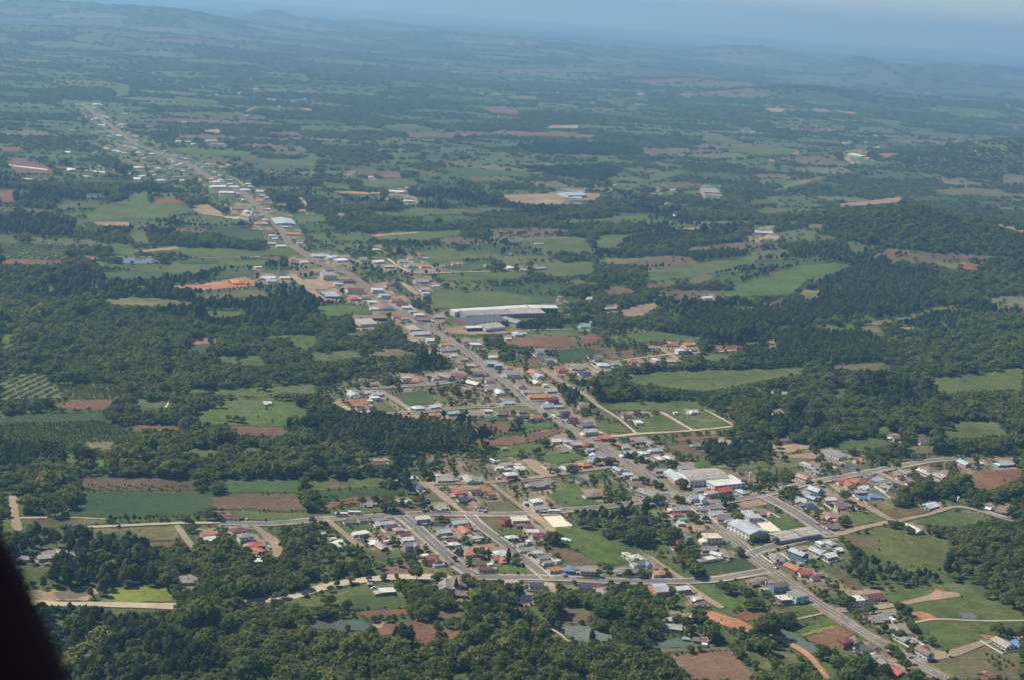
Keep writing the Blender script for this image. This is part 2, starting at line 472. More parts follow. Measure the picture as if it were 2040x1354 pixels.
olive 398,619 495,621 491,629 440,637 404,629
lush 623,610 694,610 737,615 742,627 655,633 627,615
ponddark 631,618 655,619 657,626 641,629 632,625
lush 504,669 559,668 632,668 632,684 609,697 579,688 577,674 508,677
grass 623,702 710,697 719,711 655,720 618,718
dry 730,702 788,693 836,704 829,709 737,709
lush 685,665 735,663 733,672 691,672
olive 705,725 767,720 765,727 707,732
olive 423,709 499,706 527,718 527,729 501,729 449,722
red2 385,677 435,672 435,683 380,686
crop 370,688 421,684 419,702 375,702
lush 0,665 33,668 31,690 0,697
red2 680,791 728,790 733,805 701,800 666,798
tan 662,798 680,798 703,819 698,823 675,810
fallow 741,801 765,799 776,808 750,813
grass 750,813 776,808 796,818 756,820
lush 662,784 682,784 678,793
crop2 788,787 840,776 880,790 860,805 818,806
dirt 751,830 840,823 842,832 778,837
dry 976,812 1059,811 1061,818 984,819
olive 864,784 896,798 880,802 858,790
tan 1008,830 1022,830 1027,835 1016,836
fallow 1171,818 1199,816 1220,831 1219,838 1199,830
grass 1187,840 1232,844 1258,861 1199,858
orchard1 0,486 129,488 140,512 146,517 0,514
soil 0,517 123,520 123,529 0,526
grass 216,484 264,489 269,511 225,510
pondgrey 244,515 297,513 320,523 295,527 241,526
tan 267,501 356,492 356,497 283,503
grass 180,520 241,529 400,529 400,548 295,543 202,533
soil 166,510 202,512 205,515 171,516
orchard1 140,453 182,446 208,461 152,463
dirt 185,443 253,443 264,450 241,453 196,450
grass 253,464 281,459 303,487 269,484
pondblue 157,393 174,387 208,385 210,393 191,397
soil 0,380 25,381 31,404 0,404
crop2 202,543 331,543 314,559 213,559
dry 84,579 107,578 104,583
lush 325,296 429,300 530,304 469,312 361,306
soil 469,309 515,310 509,316 479,314
grass 409,318 530,322 535,329 625,333 635,317 508,319
soil 10,321 89,329 113,346 31,346
soil 0,295 45,292 38,302 0,302
soil 955,214 1000,214 1034,222 1035,228 990,226
brown 810,265 870,264 908,270 905,275 815,274
olive 757,250 824,248 858,256 780,256
red 1527,216 1563,218 1565,225 1530,223
red2 1611,215 1656,220 1649,225 1625,223
red2 1666,220 1707,225 1700,228 1670,224
grass 1710,235 1779,240 1803,254 1769,250
grass 1803,257 1916,271 1913,274 1820,268
grass 1930,281 2006,295 1999,298 1944,288
olive 1440,295 1525,288 1587,302 1580,309 1512,309
red2 1567,305 1594,302 1587,310
olive 220,172 257,170 261,190 237,190
olive 343,192 439,202 436,206 360,202
tan 398,261 439,257 436,266
red2 580,213 625,218 618,221
mudtan 890,655 925,650 1000,660 1060,657 1055,663 940,668 880,664
mudtan 1235,622 1259,610 1305,604 1311,612 1279,630 1245,632
'''
TOWN = '''
640,1030 800,1020 1130,1015 1140,1060 1100,1085 1240,1125 1340,1150 1340,1162 900,1160 800,1140 760,1120 700,1095
850,900 1250,890 1260,1000 1200,1010 1080,1012 850,1012
760,990 850,975 850,1015 780,1015
640,770 730,740 900,735 1000,785 1090,860 950,848 840,822 660,822
1240,866 1500,870 1640,890 1700,920 1650,1000 1640,1100 1520,1105 1340,1000
1640,900 1760,915 1840,935 1800,970 1790,1030 1660,1075
1540,1085 1690,1080 1700,1140 1600,1150
1650,1170 1790,1170 1850,1310 1860,1354 1730,1345 1660,1290
560,480 900,490 1000,600 880,650 760,645 580,560
1040,640 1400,665 1390,720 1230,745 1060,790 1000,760
150,212 262,262 400,318 520,395 560,440 450,420 330,372 200,300
390,1040 560,1035 560,1108 390,1095
1230,1088 1340,1088 1370,1152 1230,1160
1300,1168 1400,1168 1430,1225 1330,1255
1180,808 1460,808 1460,862 1250,870
870,620 1130,600 1140,640 1010,668 880,665
1820,905 2040,905 2040,950 1840,965
1820,995 1860,990 2040,1000 2040,1030 1820,1045
'''
PLANT = '''
1310,670 1400,622 1600,602 1640,560 1720,530 1860,545 1880,570 1820,612 1650,640 1480,665 1330,677
1480,702 1530,670 1620,662 1740,670 1765,700 1765,720 1600,735 1490,730
1235,482 1290,470 1360,475 1350,490 1260,497
1360,510 1440,500 1490,505 1480,520 1390,526
1030,632 1120,636 1120,656 1035,656
0,893 126,893 126,935 0,935
1395,890 1500,880 1540,890 1530,905 1460,925 1420,925 1400,905
610,830 740,830 850,850 930,870 930,900 780,905 640,890
1030,290 1200,285 1280,300 1270,312 1060,305
1040,335 1200,330 1240,340 1200,360 1100,350
'''
HOUSES = '''
1702 1190 36 wf w2
1742 1184 36 rg w1
1725 1187 20 gg w1
1749 1227 36 gg y1
1768 1218 24 gg w1
1778 1229 14 wf w1
1787 1250 30 gh y1
1797 1266 32 gg w1
1817 1273 20 gh t1
1844 1293 36 bx l2
1685 1272 26 rh r2
1718 1288 36 kx w1
1746 1308 32 gg g1
1764 1318 30 gg g1
1783 1332 36 vg r1
1999 1277 36 tg w1
2031 1280 26 ug b1
1979 1343 26 rx r1
1652 1103 26 wg g1
1670 1090 16 wg w1
1648 1088 14 gg w1
2033 1268 14 lg w1
1247 1099 16 yh w1
1265 1105 24 yh w1
1282 1119 30 sx w1
1261 1134 24 gg r1
1318 1137 28 oh w1
1238 1131 12 gg w1
1346 1086 14 rh w1
1411 1089 30 gg t1
1398 1113 16 gh w1
1428 1099 24 wx w1
1448 1103 20 gh w1
1415 1109 22 wf w1
1548 1105 26 gh w1
1591 1097 34 lg b2
1629 1094 30 lg p1
1580 1126 32 og g1
1603 1137 28 vg w1
1623 1146 18 rh w1
1636 1141 14 bg t1
1358 1168 28 wg g1
1386 1189 26 wx p1
1397 1198 18 bg t1
1517 1151 18 gg w1
1531 1152 18 bg w1
1503 1158 18 bg t1
1551 1160 36 bx b2
1525 1170 14 tf w1
1563 1188 30 wf t1
1346 1220 14 bg r1
1340 1229 24 wg g1
1370 1229 28 wg r1
1338 1244 38 tg g1
1394 1270 24 bg r1
1404 1279 10 wf w1
847 1103 16 wf r1
862 1112 34 rx c1
934 1098 28 oh w1
917 1091 22 tg w1
955 1086 14 oh w1
972 1088 18 ox w1
996 1097 26 wh w1
993 1110 28 ox w1
966 1128 28 rg w1
976 1120 10 wf w1
1051 1090 28 gg w1
1069 1096 22 wg w1
1082 1107 22 gg w1
1089 1116 18 gg w1
1105 1130 28 og w1
1111 1113 10 wf w1
1134 1131 22 uh b1
1171 1131 30 gg g2
1234 1134 20 gh w1
883 1162 28 gx g1
915 1156 20 bg b1
927 1178 36 bg t1
1020 1157 28 tf r2
1068 1161 28 kg w1
1084 1165 14 kg w1
1165 1164 26 kx w1
1187 1164 28 rx w1
1201 1178 20 gg w1
508 1081 28 vh w1
511 1092 22 oh w1
517 1113 22 wf w1
771 1173 32 wf r1
737 1158 12 gh t1
722 1058 24 wf w1
644 1058 14 th w1
663 1068 12 wg w1
747 1076 20 wh w1
760 1085 24 tg r1
763 1068 20 rx w1
779 1044 26 rg w1
793 1051 20 th w1
757 1040 14 lg w1
806 1061 22 rg w1
811 1070 26 wg w1
820 1082 32 gx g2
412 1059 26 og w1
417 1068 24 wg w1
99 1097 14 gg g1
93 1106 30 gf g1
123 1096 18 lg w1
143 1102 12 gg w1
50 1109 14 tg g1
372 1152 36 gg g1
461 1026 32 rg w1
474 1052 28 rh w1
487 1046 18 gg g1
489 1063 30 gh w2
753 920 28 rg w1
718 930 16 gh w1
696 934 12 gf g1
823 948 18 wh w1
801 950 12 wg g1
787 957 16 bg w1
833 967 26 kx w1
735 999 28 gg w1
797 997 24 wg w1
812 994 10 wg w1
697 1034 26 bx w1
727 1031 26 bg w1
752 1031 22 gg g1
770 1039 34 lg w1
840 1028 30 wg g2
866 822 22 oh w1
901 819 24 lg e1
942 822 20 gg g1
956 823 14 bg w1
972 815 18 wg g1
1003 821 20 bg t1
1039 816 20 bh w1
1069 827 24 ox w2
1125 818 20 rg b2
1139 832 24 rx w1
1167 842 28 sx g1
1175 855 30 lg y2
1193 859 14 wf c1
1206 869 30 vf r1
1111 874 30 wg c1
1129 876 18 lg w1
1149 882 24 tf t1
1167 883 22 vh b1
1174 892 16 lg l1
1125 895 14 gg g1
1005 890 14 gf g1
1004 913 22 bg w1
1007 921 26 tg c1
994 928 18 wg w1
1010 931 16 wg r1
1017 941 26 wh r2
1036 928 22 wh w1
1030 921 14 wg w1
885 951 32 tg w1
873 943 8 wh w1
939 951 30 tx n1
1100 926 20 bg w1
1126 930 20 lg w1
1145 927 20 rx w1
1166 922 24 oh y1
1193 906 34 lx l1
1231 931 20 lg w1
1236 945 14 tg w1
1215 917 14 rg r1
1071 960 38 gg g1
1159 952 22 kg w1
1183 982 30 bh t1
915 977 26 vh w1
921 990 22 kg w1
937 988 18 bg g1
947 975 24 rg w1
979 984 18 rg w1
950 1004 26 bg p1
877 1007 24 tg c1
860 1006 12 og w1
1068 995 26 wf w2
1076 1009 30 gf w1
1048 998 14 lf w1
1008 1031 18 rf r2
1035 1031 34 yf w1
1036 1042 20 bg r1
1054 1046 20 rh w1
1061 1054 24 wg w1
1073 1062 28 rh w1
914 1037 32 lg w1
926 1044 26 rx w1
926 1053 24 og w1
883 1055 28 lg n1
948 1068 22 tf g1
899 1072 24 rg w1
904 1080 22 wh w1
1019 1066 24 wh e1
1053 1074 8 wf w1
1037 1082 16 gf w1
1249 825 20 rg w1
1283 819 16 gh w1
1272 838 16 wf w1
1380 818 26 wx w1
1346 819 10 wf w1
1272 876 22 gg t1
1294 879 14 gg w1
1391 883 22 gg w1
1427 877 18 lg c1
1443 884 22 bh w1
1491 883 20 gf g1
1245 887 16 lg w1
1307 893 24 lg w1
1282 899 20 wh w1
1251 898 24 lg r2
1282 909 24 tg y1
1294 915 28 gg g1
1315 910 20 yh y1
1331 908 20 wh w1
1313 933 22 tg g1
1313 943 18 gg b1
1368 929 32 gf n1
1249 941 20 wg n1
1263 948 16 lg w1
1266 963 22 bg w1
1291 978 42 gg c2
1300 992 24 gg w1
1242 932 14 lg w1
1388 988 36 lx w2
1417 978 24 pf w1
1439 973 32 vg b1
1477 976 24 lh n1
1352 1010 34 tg p1
1348 1021 20 vg w1
1360 1030 16 ng n1
1355 1038 16 wg w1
1401 1011 20 gg n1
1423 1006 32 gg w1
1425 1018 28 lg w1
1437 1026 32 gx p1
1451 1033 16 lg w1
1485 1018 28 wg c1
1501 1026 32 lf w1
1525 1020 26 px r1
1419 1065 36 yf w2
1352 1076 24 rx r1
1372 1065 12 gg g1
1601 947 28 px c2
1609 922 20 lg w1
1617 929 24 gg g1
1627 937 16 gg w1
1625 972 28 lx b2
1603 980 20 lg n1
1617 988 20 lg n1
1593 993 22 wg w1
1599 1002 20 gg g1
1614 1004 26 kh w1
1563 873 20 bg w1
1546 819 20 rg w1
1556 820 14 lg w1
1634 1078 16 wh w1
1665 902 38 gf w1
1670 920 22 bg t1
1709 913 18 ox w1
1730 942 20 bg w1
1746 951 26 lg g1
1758 958 22 gg g1
1768 966 22 gg w1
1686 960 30 vx c1
1702 956 18 vg y1
1720 967 20 wg w1
1712 976 24 tg b1
1716 987 18 ug w1
1801 937 24 gg w1
1794 947 18 rx w1
1812 958 16 rg w1
1838 935 20 wg w1
1846 940 18 tg w1
1872 945 26 tg c1
1923 919 26 lx p1
1953 919 12 wg w1
2002 920 28 lg e1
1785 868 24 bg w1
1839 874 28 bx w1
1653 991 24 wg r1
1676 1003 30 bg w1
1652 1026 30 px o1
1655 1044 26 bg w1
1853 1004 28 wg n1
1820 1050 36 wg w1
1965 1008 22 wg n1
1997 1014 24 bh t1
1654 1078 22 lh w1
694 558 22 rg b1
707 576 34 rx w2
674 565 18 lf w1
654 583 28 lg t1
660 588 28 lg r1
705 594 22 vh p1
728 592 20 bg w1
752 576 24 wf w2
767 587 22 lf w2
776 567 16 rh w1
827 564 10 og w1
839 559 28 gg w1
847 576 20 gf w1
849 583 16 lf w1
868 568 14 wg w1
789 597 24 vg w1
799 605 26 rg n1
809 611 20 wg w1
742 601 20 wf w1
764 610 30 bg w1
745 614 18 wg w1
791 629 20 vg w1
728 640 36 tf w1
835 626 20 wf w1
821 619 14 lg w1
805 633 14 pg w1
791 646 10 vg w1
842 635 28 bg t1
873 630 22 tg g1
837 663 36 lg w1
857 675 18 wg w1
821 653 26 tf y1
887 683 22 og w1
889 693 30 gx w1
855 702 12 gf w1
903 705 14 wx w1
923 713 16 gg g1
931 683 18 rh w1
947 683 24 wf w1
927 677 14 gg g1
979 720 22 lg e2
993 724 16 lg b2
981 708 18 wg w1
937 725 16 lg g1
917 730 14 bg w1
951 740 22 bg w1
889 745 32 gx p2
917 745 22 rg w1
869 750 16 gg w1
853 746 12 gg g1
809 750 20 tf w2
823 756 16 vh y1
747 763 16 bg r1
943 760 28 wg o1
975 755 18 bg w1
979 770 26 gx w1
995 778 18 wg w1
703 782 22 lg w1
719 778 14 bg w1
733 778 16 lg w1
751 781 22 lg w1
746 789 20 wf w1
737 795 12 wf w1
708 803 16 og w1
717 808 18 rg w1
738 808 10 rg w1
833 809 24 wh w1
865 806 24 wg w1
726 819 26 wg w1
533 799 16 wg w1
1012 799 24 lg w1
979 803 10 vg w1
1009 746 18 lg w1
1073 746 18 lg w1
1037 765 18 bg w1
1068 759 16 yg y1
1086 764 12 wf w1
1097 775 22 lg w1
1055 778 32 gf w1
1073 786 42 og y1
1099 792 26 rx r2
1089 805 28 lx w1
1112 806 20 lg w1
1161 805 20 bh w1
1173 772 16 rg w1
1074 700 20 sx w1
1096 718 22 kh n1
1014 729 14 og w1
1117 734 24 vx p1
1148 730 24 gg w1
1165 742 26 kx w1
1185 711 22 kx w1
1201 724 24 wh w1
1223 722 18 tg w1
1211 735 16 gg w1
1261 718 18 ox o1
1275 720 12 bg w1
1297 694 18 kx n1
1305 714 16 wf w1
1337 717 20 tf c1
1338 684 20 vg c1
1355 695 18 wf w2
1371 683 22 oh w1
1381 693 16 bg w1
1254 745 10 wh w1
1062 738 20 og w1
1072 745 20 lg w1
1020 741 32 gg w2
1030 664 18 lh w1
1042 663 14 lg w1
1012 673 14 wg w1
1163 649 20 ng n1
1175 594 14 wg w1
1117 594 14 rg w1
1408 592 20 wg w2
1217 613 22 tg g1
1536 680 12 og w1
1536 693 18 tf w1
1538 780 16 wf w1
1560 781 14 lg w1
1582 784 14 lg w1
478 414 34 bg w1
493 421 14 lg w1
469 425 14 og w1
516 445 18 oh c1
527 415 12 og w1
537 422 14 og w1
565 440 36 lg w1
536 462 20 rg w1
542 468 12 wg w1
547 474 10 wg w1
583 465 28 og o1
585 474 10 ng w1
597 483 12 lg w1
541 484 16 lg w1
559 489 18 wg w1
515 398 12 og w1
600 420 12 og w1
619 426 14 bg w1
679 429 14 bg w1
637 508 34 lg w1
659 511 20 wg w1
639 518 14 bg w1
679 517 26 wf w1
605 521 16 wg w1
583 515 10 og w1
653 536 18 bg w1
631 542 18 bg w1
533 552 28 wg p1
541 558 20 lg w1
567 552 20 wg y1
475 560 24 oh o1
487 563 20 ox o1
515 531 14 wf w1
654 549 28 gf c2
750 493 14 yh c2
754 520 22 wf w1
775 530 20 lg b1
818 514 14 gh w1
818 529 24 gx w1
848 529 22 oh w1
840 505 12 vg y1
848 513 12 lg e1
882 529 12 gf w1
908 525 18 ox w1
969 528 10 wf w1
1014 532 18 wf w1
1012 506 10 gf w1
908 505 12 rg w1
1041 536 16 tg w1
721 517 14 gg w1
802 520 18 gg w1
703 343 16 bg w1
739 352 10 wf w1
791 381 32 wf w1
834 379 10 lg e1
815 400 22 wf w1
1141 386 34 lg w2
1143 393 30 lg w1
1117 388 14 gg w1
1074 485 18 gf w1
1074 533 24 gg t1
1306 380 16 gf w1
1340 378 12 wf w1
1415 380 34 gf g1
1521 462 34 lg w1
1710 309 34 yg w1
1538 320 8 wf w1
1686 285 12 wf w1
'''
# tiny far houses: tile (130,200) scaled 5.015
FAR = '''120,38,8 205,35,12 260,33,10 320,38,14 180,85,12 455,122,6 590,133,8 350,145,9 380,155,12 675,155,9 580,185,10 430,160,8 310,228,9 360,245,12 400,262,9 580,235,12 550,240,9 855,260,18 70,295,10 150,300,8 340,320,10 500,345,10 460,320,8 440,300,8 680,352,8 715,357,8 835,362,9 690,390,9 440,355,8 600,418,8 600,452,9 650,465,12 690,475,10 130,435,9 230,475,8 415,478,9 310,515,10 500,500,12 540,510,10 590,520,10 470,500,8 735,518,10 820,500,8 870,530,12 940,510,9 980,520,9 770,545,12 910,560,10 975,575,12 1090,550,12 1110,570,14 1120,600,9 1220,610,10 790,575,8 1140,630,12 730,665,22 930,675,12 990,690,10 1040,680,9 1070,665,9 1170,655,20 1220,655,10 1330,635,11 1420,630,10 1450,640,9 1500,635,9 1410,665,10 1570,665,8 1630,645,9 1590,720,7 1490,715,8 750,755,10 780,750,10 725,780,16 860,715,10 890,740,8 960,795,17 1030,735,8 1110,760,14 1200,755,10 1170,795,12 990,755,9 1180,700,9 640,730,10 1350,805,8 1460,780,9 1520,810,18 1520,855,32 1650,790,10 1680,860,20 1640,830,12 1400,845,10 1610,915,28 1830,830,12 1850,855,10 1920,890,10 1800,890,20 1940,905,18 1970,945,9 1940,1000,12 1130,405,12 1220,410,14 1280,430,8 1460,400,22 1490,430,14 1560,435,12 1610,450,8 30,515,12 330,655,9 60,690,16 220,760,14 1180,215,9'''
FAR2 = '''357,156,7 336,154,7 374,146,5 405,174,7 436,170,9 443,177,6 456,180,8 480,185,9 474,187,7 491,187,7 511,177,18 535,197,7 546,199,7 556,213,8 583,202,8 498,218,9 491,230,8 470,225,7 367,243,10 500,157,4 234,43,9 180,35,5 5,10,6 888,128,9 908,143,5 820,138,8 696,207,12 1277,188,18 1368,188,20 1270,208,10 1360,213,8 1500,262,10 1630,261,6 1652,259,6 1790,243,8 1803,246,5 1744,270,6 1726,283,8 1664,276,6 1860,217,10 1875,218,9 2007,210,12 1977,250,8 1956,230,14 1848,185,10 1670,131,8 1708,133,9 1690,135,5 1250,133,5 1480,190,8 1420,185,6 1140,130,6 1035,142,5 640,178,4 590,287,8 577,285,6 758,288,8 768,288,6 934,304,5 1020,222,5 1750,293,8 1769,300,5 1226,368,8 1186,370,10 1344,429,10 1436,432,8 1464,449,9 1329,405,12'''
# single trees that stand clear: x, y of the foot, height in metres, kind (b round, d dark conifer, y yellowish, c column, s slim)
TREES = '''1984,1268,14,b 2010,1273,10,y 2030,1272,9,b 1886,1307,7,s 1703,1228,8,b 1735,1223,9,b 1722,1224,8,b 1688,1212,12,b 1680,1204,11,b 1808,1226,9,b 1793,1220,9,b 1785,1212,8,b 1854,1284,8,b 1806,1246,9,b 1820,1257,8,b 1812,1250,8,b 1790,1272,8,b 1777,1266,7,b 1762,1258,8,b 1710,1290,6,b 1790,1318,10,b 1772,1302,10,y 1784,1308,9,b 1805,1335,10,b 1760,1345,10,b 1725,1315,8,b 1730,1325,8,b 1012,1120,13,c 1012,1124,8,c 1028,1114,7,b 1028,1125,8,b 958,1111,10,b 950,1106,8,b 972,1110,8,b 916,1105,7,b 905,1118,6,b 932,1128,5,b 1218,1182,12,c 1008,1214,14,b 1018,1212,12,b 1085,1222,14,b 1100,1222,13,b 1092,1205,12,b 1135,1205,12,b 1150,1205,11,b 1170,1208,12,b 1190,1208,13,b 1210,1206,12,b 975,1188,12,b 960,1184,11,b 940,1170,11,b 930,1165,11,b 908,1175,11,c 875,1158,10,b 868,1160,9,b 1025,1180,9,b 1020,1174,7,b 1178,1284,13,c 935,1240,15,d 965,1250,18,d 985,1245,18,d 1005,1248,17,d 1030,1252,17,d 950,1262,17,d 1050,1262,15,d 985,1268,17,d 1015,1272,16,d 800,1290,20,d 815,1292,19,d 808,1298,19,d 790,1285,16,d 925,1275,15,d 1133,1164,0,b 1475,1108,9,b 1470,1104,8,b 1352,1100,10,b 1325,1142,6,b 1330,1148,5,b 1250,1148,8,b 1277,1148,8,b 1283,1150,7,b 1357,970,11,b 1363,972,11,b 1355,973,9,b 1288,1007,11,b 1306,1004,10,b 1318,1002,9,b 1348,1001,9,b 1358,1003,8,b 1440,1005,12,b 1455,1004,12,b 1470,1040,11,b 1465,1032,10,b 1455,1025,9,b 1375,1035,10,b 1384,1038,9,b 1405,1040,8,b 1510,1078,8,y 1525,1078,8,b 1498,1079,8,b 1545,1082,7,y 1570,985,10,b 1582,983,10,b 1557,988,8,b 1590,988,6,b 1632,968,8,b 1530,975,9,b 1510,980,9,b 1495,975,9,b 1480,970,9,b 1683,998,12,b 1675,1045,10,b 1680,1048,10,b 1775,1050,8,b 1785,1052,9,b 1795,1052,7,b 1808,1062,8,b 1815,1063,7,b 1797,1010,8,b 1790,1008,8,b 1782,1006,8,b 1780,898,11,b 1794,898,10,b 1770,905,9,b 1700,905,9,b 1726,902,9,b 1740,908,8,b 1820,915,9,b 1801,870,9,b 1810,872,10,b 1818,876,11,b 1855,865,8,b 1885,855,12,b 1893,856,11,b 1103,1084,13,b 1110,1082,12,b 1095,1082,12,b 1073,903,8,b 1082,890,10,b 1088,888,9,b 1038,908,8,b 1065,905,8,b 1000,948,9,b 1040,950,7,b 1022,828,8,y 1086,834,9,b 1060,842,6,b 1095,942,7,b 1135,940,9,b 1140,938,8,b 1110,945,7,b 1190,925,9,b 1208,925,9,b 1221,925,9,b 1176,895,8,b 1130,868,8,b 1136,872,8,b 1215,883,7,b 1220,885,8,b 1250,912,8,b 1262,912,8,b 1275,920,8,b 1290,930,10,b 1298,935,9,b 1335,930,9,b 1345,930,9,b 1372,916,9,b 1280,962,8,b 1288,964,8,b 1305,970,9,b 1315,975,8,b 722,1005,9,b 747,1003,10,b 764,995,6,b 797,992,7,b 800,1008,7,b 815,1010,7,b 775,1006,6,b 605,985,15,d 612,990,15,d 622,1000,10,b 600,998,11,b 679,1004,4,s 684,1003,4,s 689,1003,4,s 695,1002,4,s 702,1001,4,s 575,856,15,d 590,860,16,d 600,862,15,d 612,860,13,b 455,838,8,b 470,840,9,b 482,842,8,b 440,812,9,b 425,812,9,b 412,812,8,b 175,910,7,b 270,808,8,b 517,775,10,b 530,778,10,b 535,676,9,b 560,690,10,b 725,712,14,s 720,714,12,s 701,634,9,c 720,640,6,b 236,525,12,b 263,527,7,b 171,522,8,b 700,1162,8,b 671,1168,6,b 735,1158,6,y 765,1155,6,y 790,1152,5,b 640,1186,5,b 548,1196,8,b 565,1192,8,b 660,1205,9,b 650,1206,9,b 690,1215,9,b 640,1232,11,b 655,1230,10,b 825,1126,9,c 712,1098,8,c 728,1078,7,b 845,1125,6,b 795,1128,7,b 1560,1250,11,b 1566,1252,9,b 1350,1245,10,b 1368,1246,9,b 1383,1240,12,d 1392,1238,11,d 1290,1280,12,d 1282,1276,10,b 1412,1258,6,b 1580,705,0,b 1905,790,10,b 1640,655,9,b 1702,640,8,b'''
# ------------------------------------------------------------------ materials
def new_mat(name):
    m = bpy.data.materials.new(name); m.use_nodes = True
    n = m.node_tree; n.nodes.clear()
    out = n.nodes.new('ShaderNodeOutputMaterial'); b = n.nodes.new('ShaderNodeBsdfPrincipled')
    n.links.new(b.outputs[0], out.inputs[0]); b.inputs['Specular IOR Level'].default_value = 0.25
    return m, n, b
def coords(n, scale=(1, 1, 1), rot=0.0, world=False):
    if world:
        g = n.nodes.new('ShaderNodeNewGeometry'); src = g.outputs['Position']
    else:
        g = n.nodes.new('ShaderNodeTexCoord'); src = g.outputs['Object']
    mp = n.nodes.new('ShaderNodeMapping'); mp.inputs['Scale'].default_value = scale; mp.inputs['Rotation'].default_value = (0, 0, rot)
    n.links.new(src, mp.inputs[0]); return mp.outputs[0]
def noise(n, co, sc, det=4, rough=.6):
    t = n.nodes.new('ShaderNodeTexNoise'); t.inputs['Scale'].default_value = sc
    t.inputs['Detail'].default_value = det; t.inputs['Roughness'].default_value = rough
    n.links.new(co, t.inputs['Vector']); return t.outputs['Fac']
def ramp(n, fac, stops):
    r = n.nodes.new('ShaderNodeValToRGB'); e = r.color_ramp.elements
    while len(e) < len(stops): e.new(.5)
    for i, (p, c) in enumerate(stops):
        e[i].position = p; e[i].color = (c[0], c[1], c[2], 1)
    n.links.new(fac, r.inputs[0]); return r.outputs[0]
def mix(n, a, b, fac, mode='MIX'):
    m = n.nodes.new('ShaderNodeMix'); m.data_type = 'RGBA'; m.blend_type = mode
    for v, i in ((a, 6), (b, 7)):
        if isinstance(v, (tuple, list)): m.inputs[i].default_value = (*v[:3], 1)
        else: n.links.new(v, m.inputs[i])
    if isinstance(fac, (int, float)): m.inputs[0].default_value = fac
    else: n.links.new(fac, m.inputs[0])
    return m.outputs[2]
def scl(c, k): return tuple(min(1, x * k) for x in c)
def ground_mat(name, c, var=.35, big=.012, fine=.35, rows=None, rowc=None, rough=.95, c2=None, warp=0.0, fk=.85):
    """Soil, grass or crop: large patches, fine grain and, if asked for, sown rows (spacing in metres, angle)."""
    m, n, b = new_mat(name); co = coords(n, world=True)
    f1 = noise(n, co, big, 5, .62); f2 = noise(n, co, fine, 3, .7)
    k2 = c2 or scl(c, 1 + var * 1.6)
    col = ramp(n, f1, [(.30, scl(c, 1 - var)), (.50, c), (.70, k2)])
    col = mix(n, col, ramp(n, f2, [(.3, (.62, .62, .62)), (.7, (1.35, 1.35, 1.35))]), fk, 'MULTIPLY')
    f3 = noise(n, co, .07, 5, .7); v_ = min(.34, var * 1.1)
    col = mix(n, col, ramp(n, f3, [(.32, (1 - v_, 1 - v_ * .8, 1 - v_)), (.68, (1 + v_ * 1.2, 1 + v_, 1 + v_ * .8))]), .9, 'MULTIPLY')
    if rows:
        sp, ang, amt = rows
        rc = coords(n, rot=ang, world=True); wv = n.nodes.new('ShaderNodeTexWave')
        wv.wave_type = 'BANDS'; wv.bands_direction = 'X'; wv.inputs['Scale'].default_value = math.pi / 10 / sp * 1.0
        wv.inputs['Distortion'].default_value = .8 + warp; wv.inputs['Detail'].default_value = 2; wv.inputs['Detail Scale'].default_value = .4
        n.links.new(rc, wv.inputs['Vector'])
        fac = n.nodes.new('ShaderNodeMath'); fac.operation = 'MULTIPLY'; fac.inputs[1].default_value = amt
        n.links.new(wv.outputs['Fac'], fac.inputs[0])
        col = mix(n, col, rowc or scl(c, .5), fac.outputs[0])
    n.links.new(col, b.inputs['Base Color']); b.inputs['Roughness'].default_value = rough
    b.inputs['Specular IOR Level'].default_value = .1
    return m
GRASS, LUSH, OLIVE, DRY = (.082, .105, .030), (.076, .110, .026), (.080, .092, .029), (.130, .118, .052)
MAT = {}
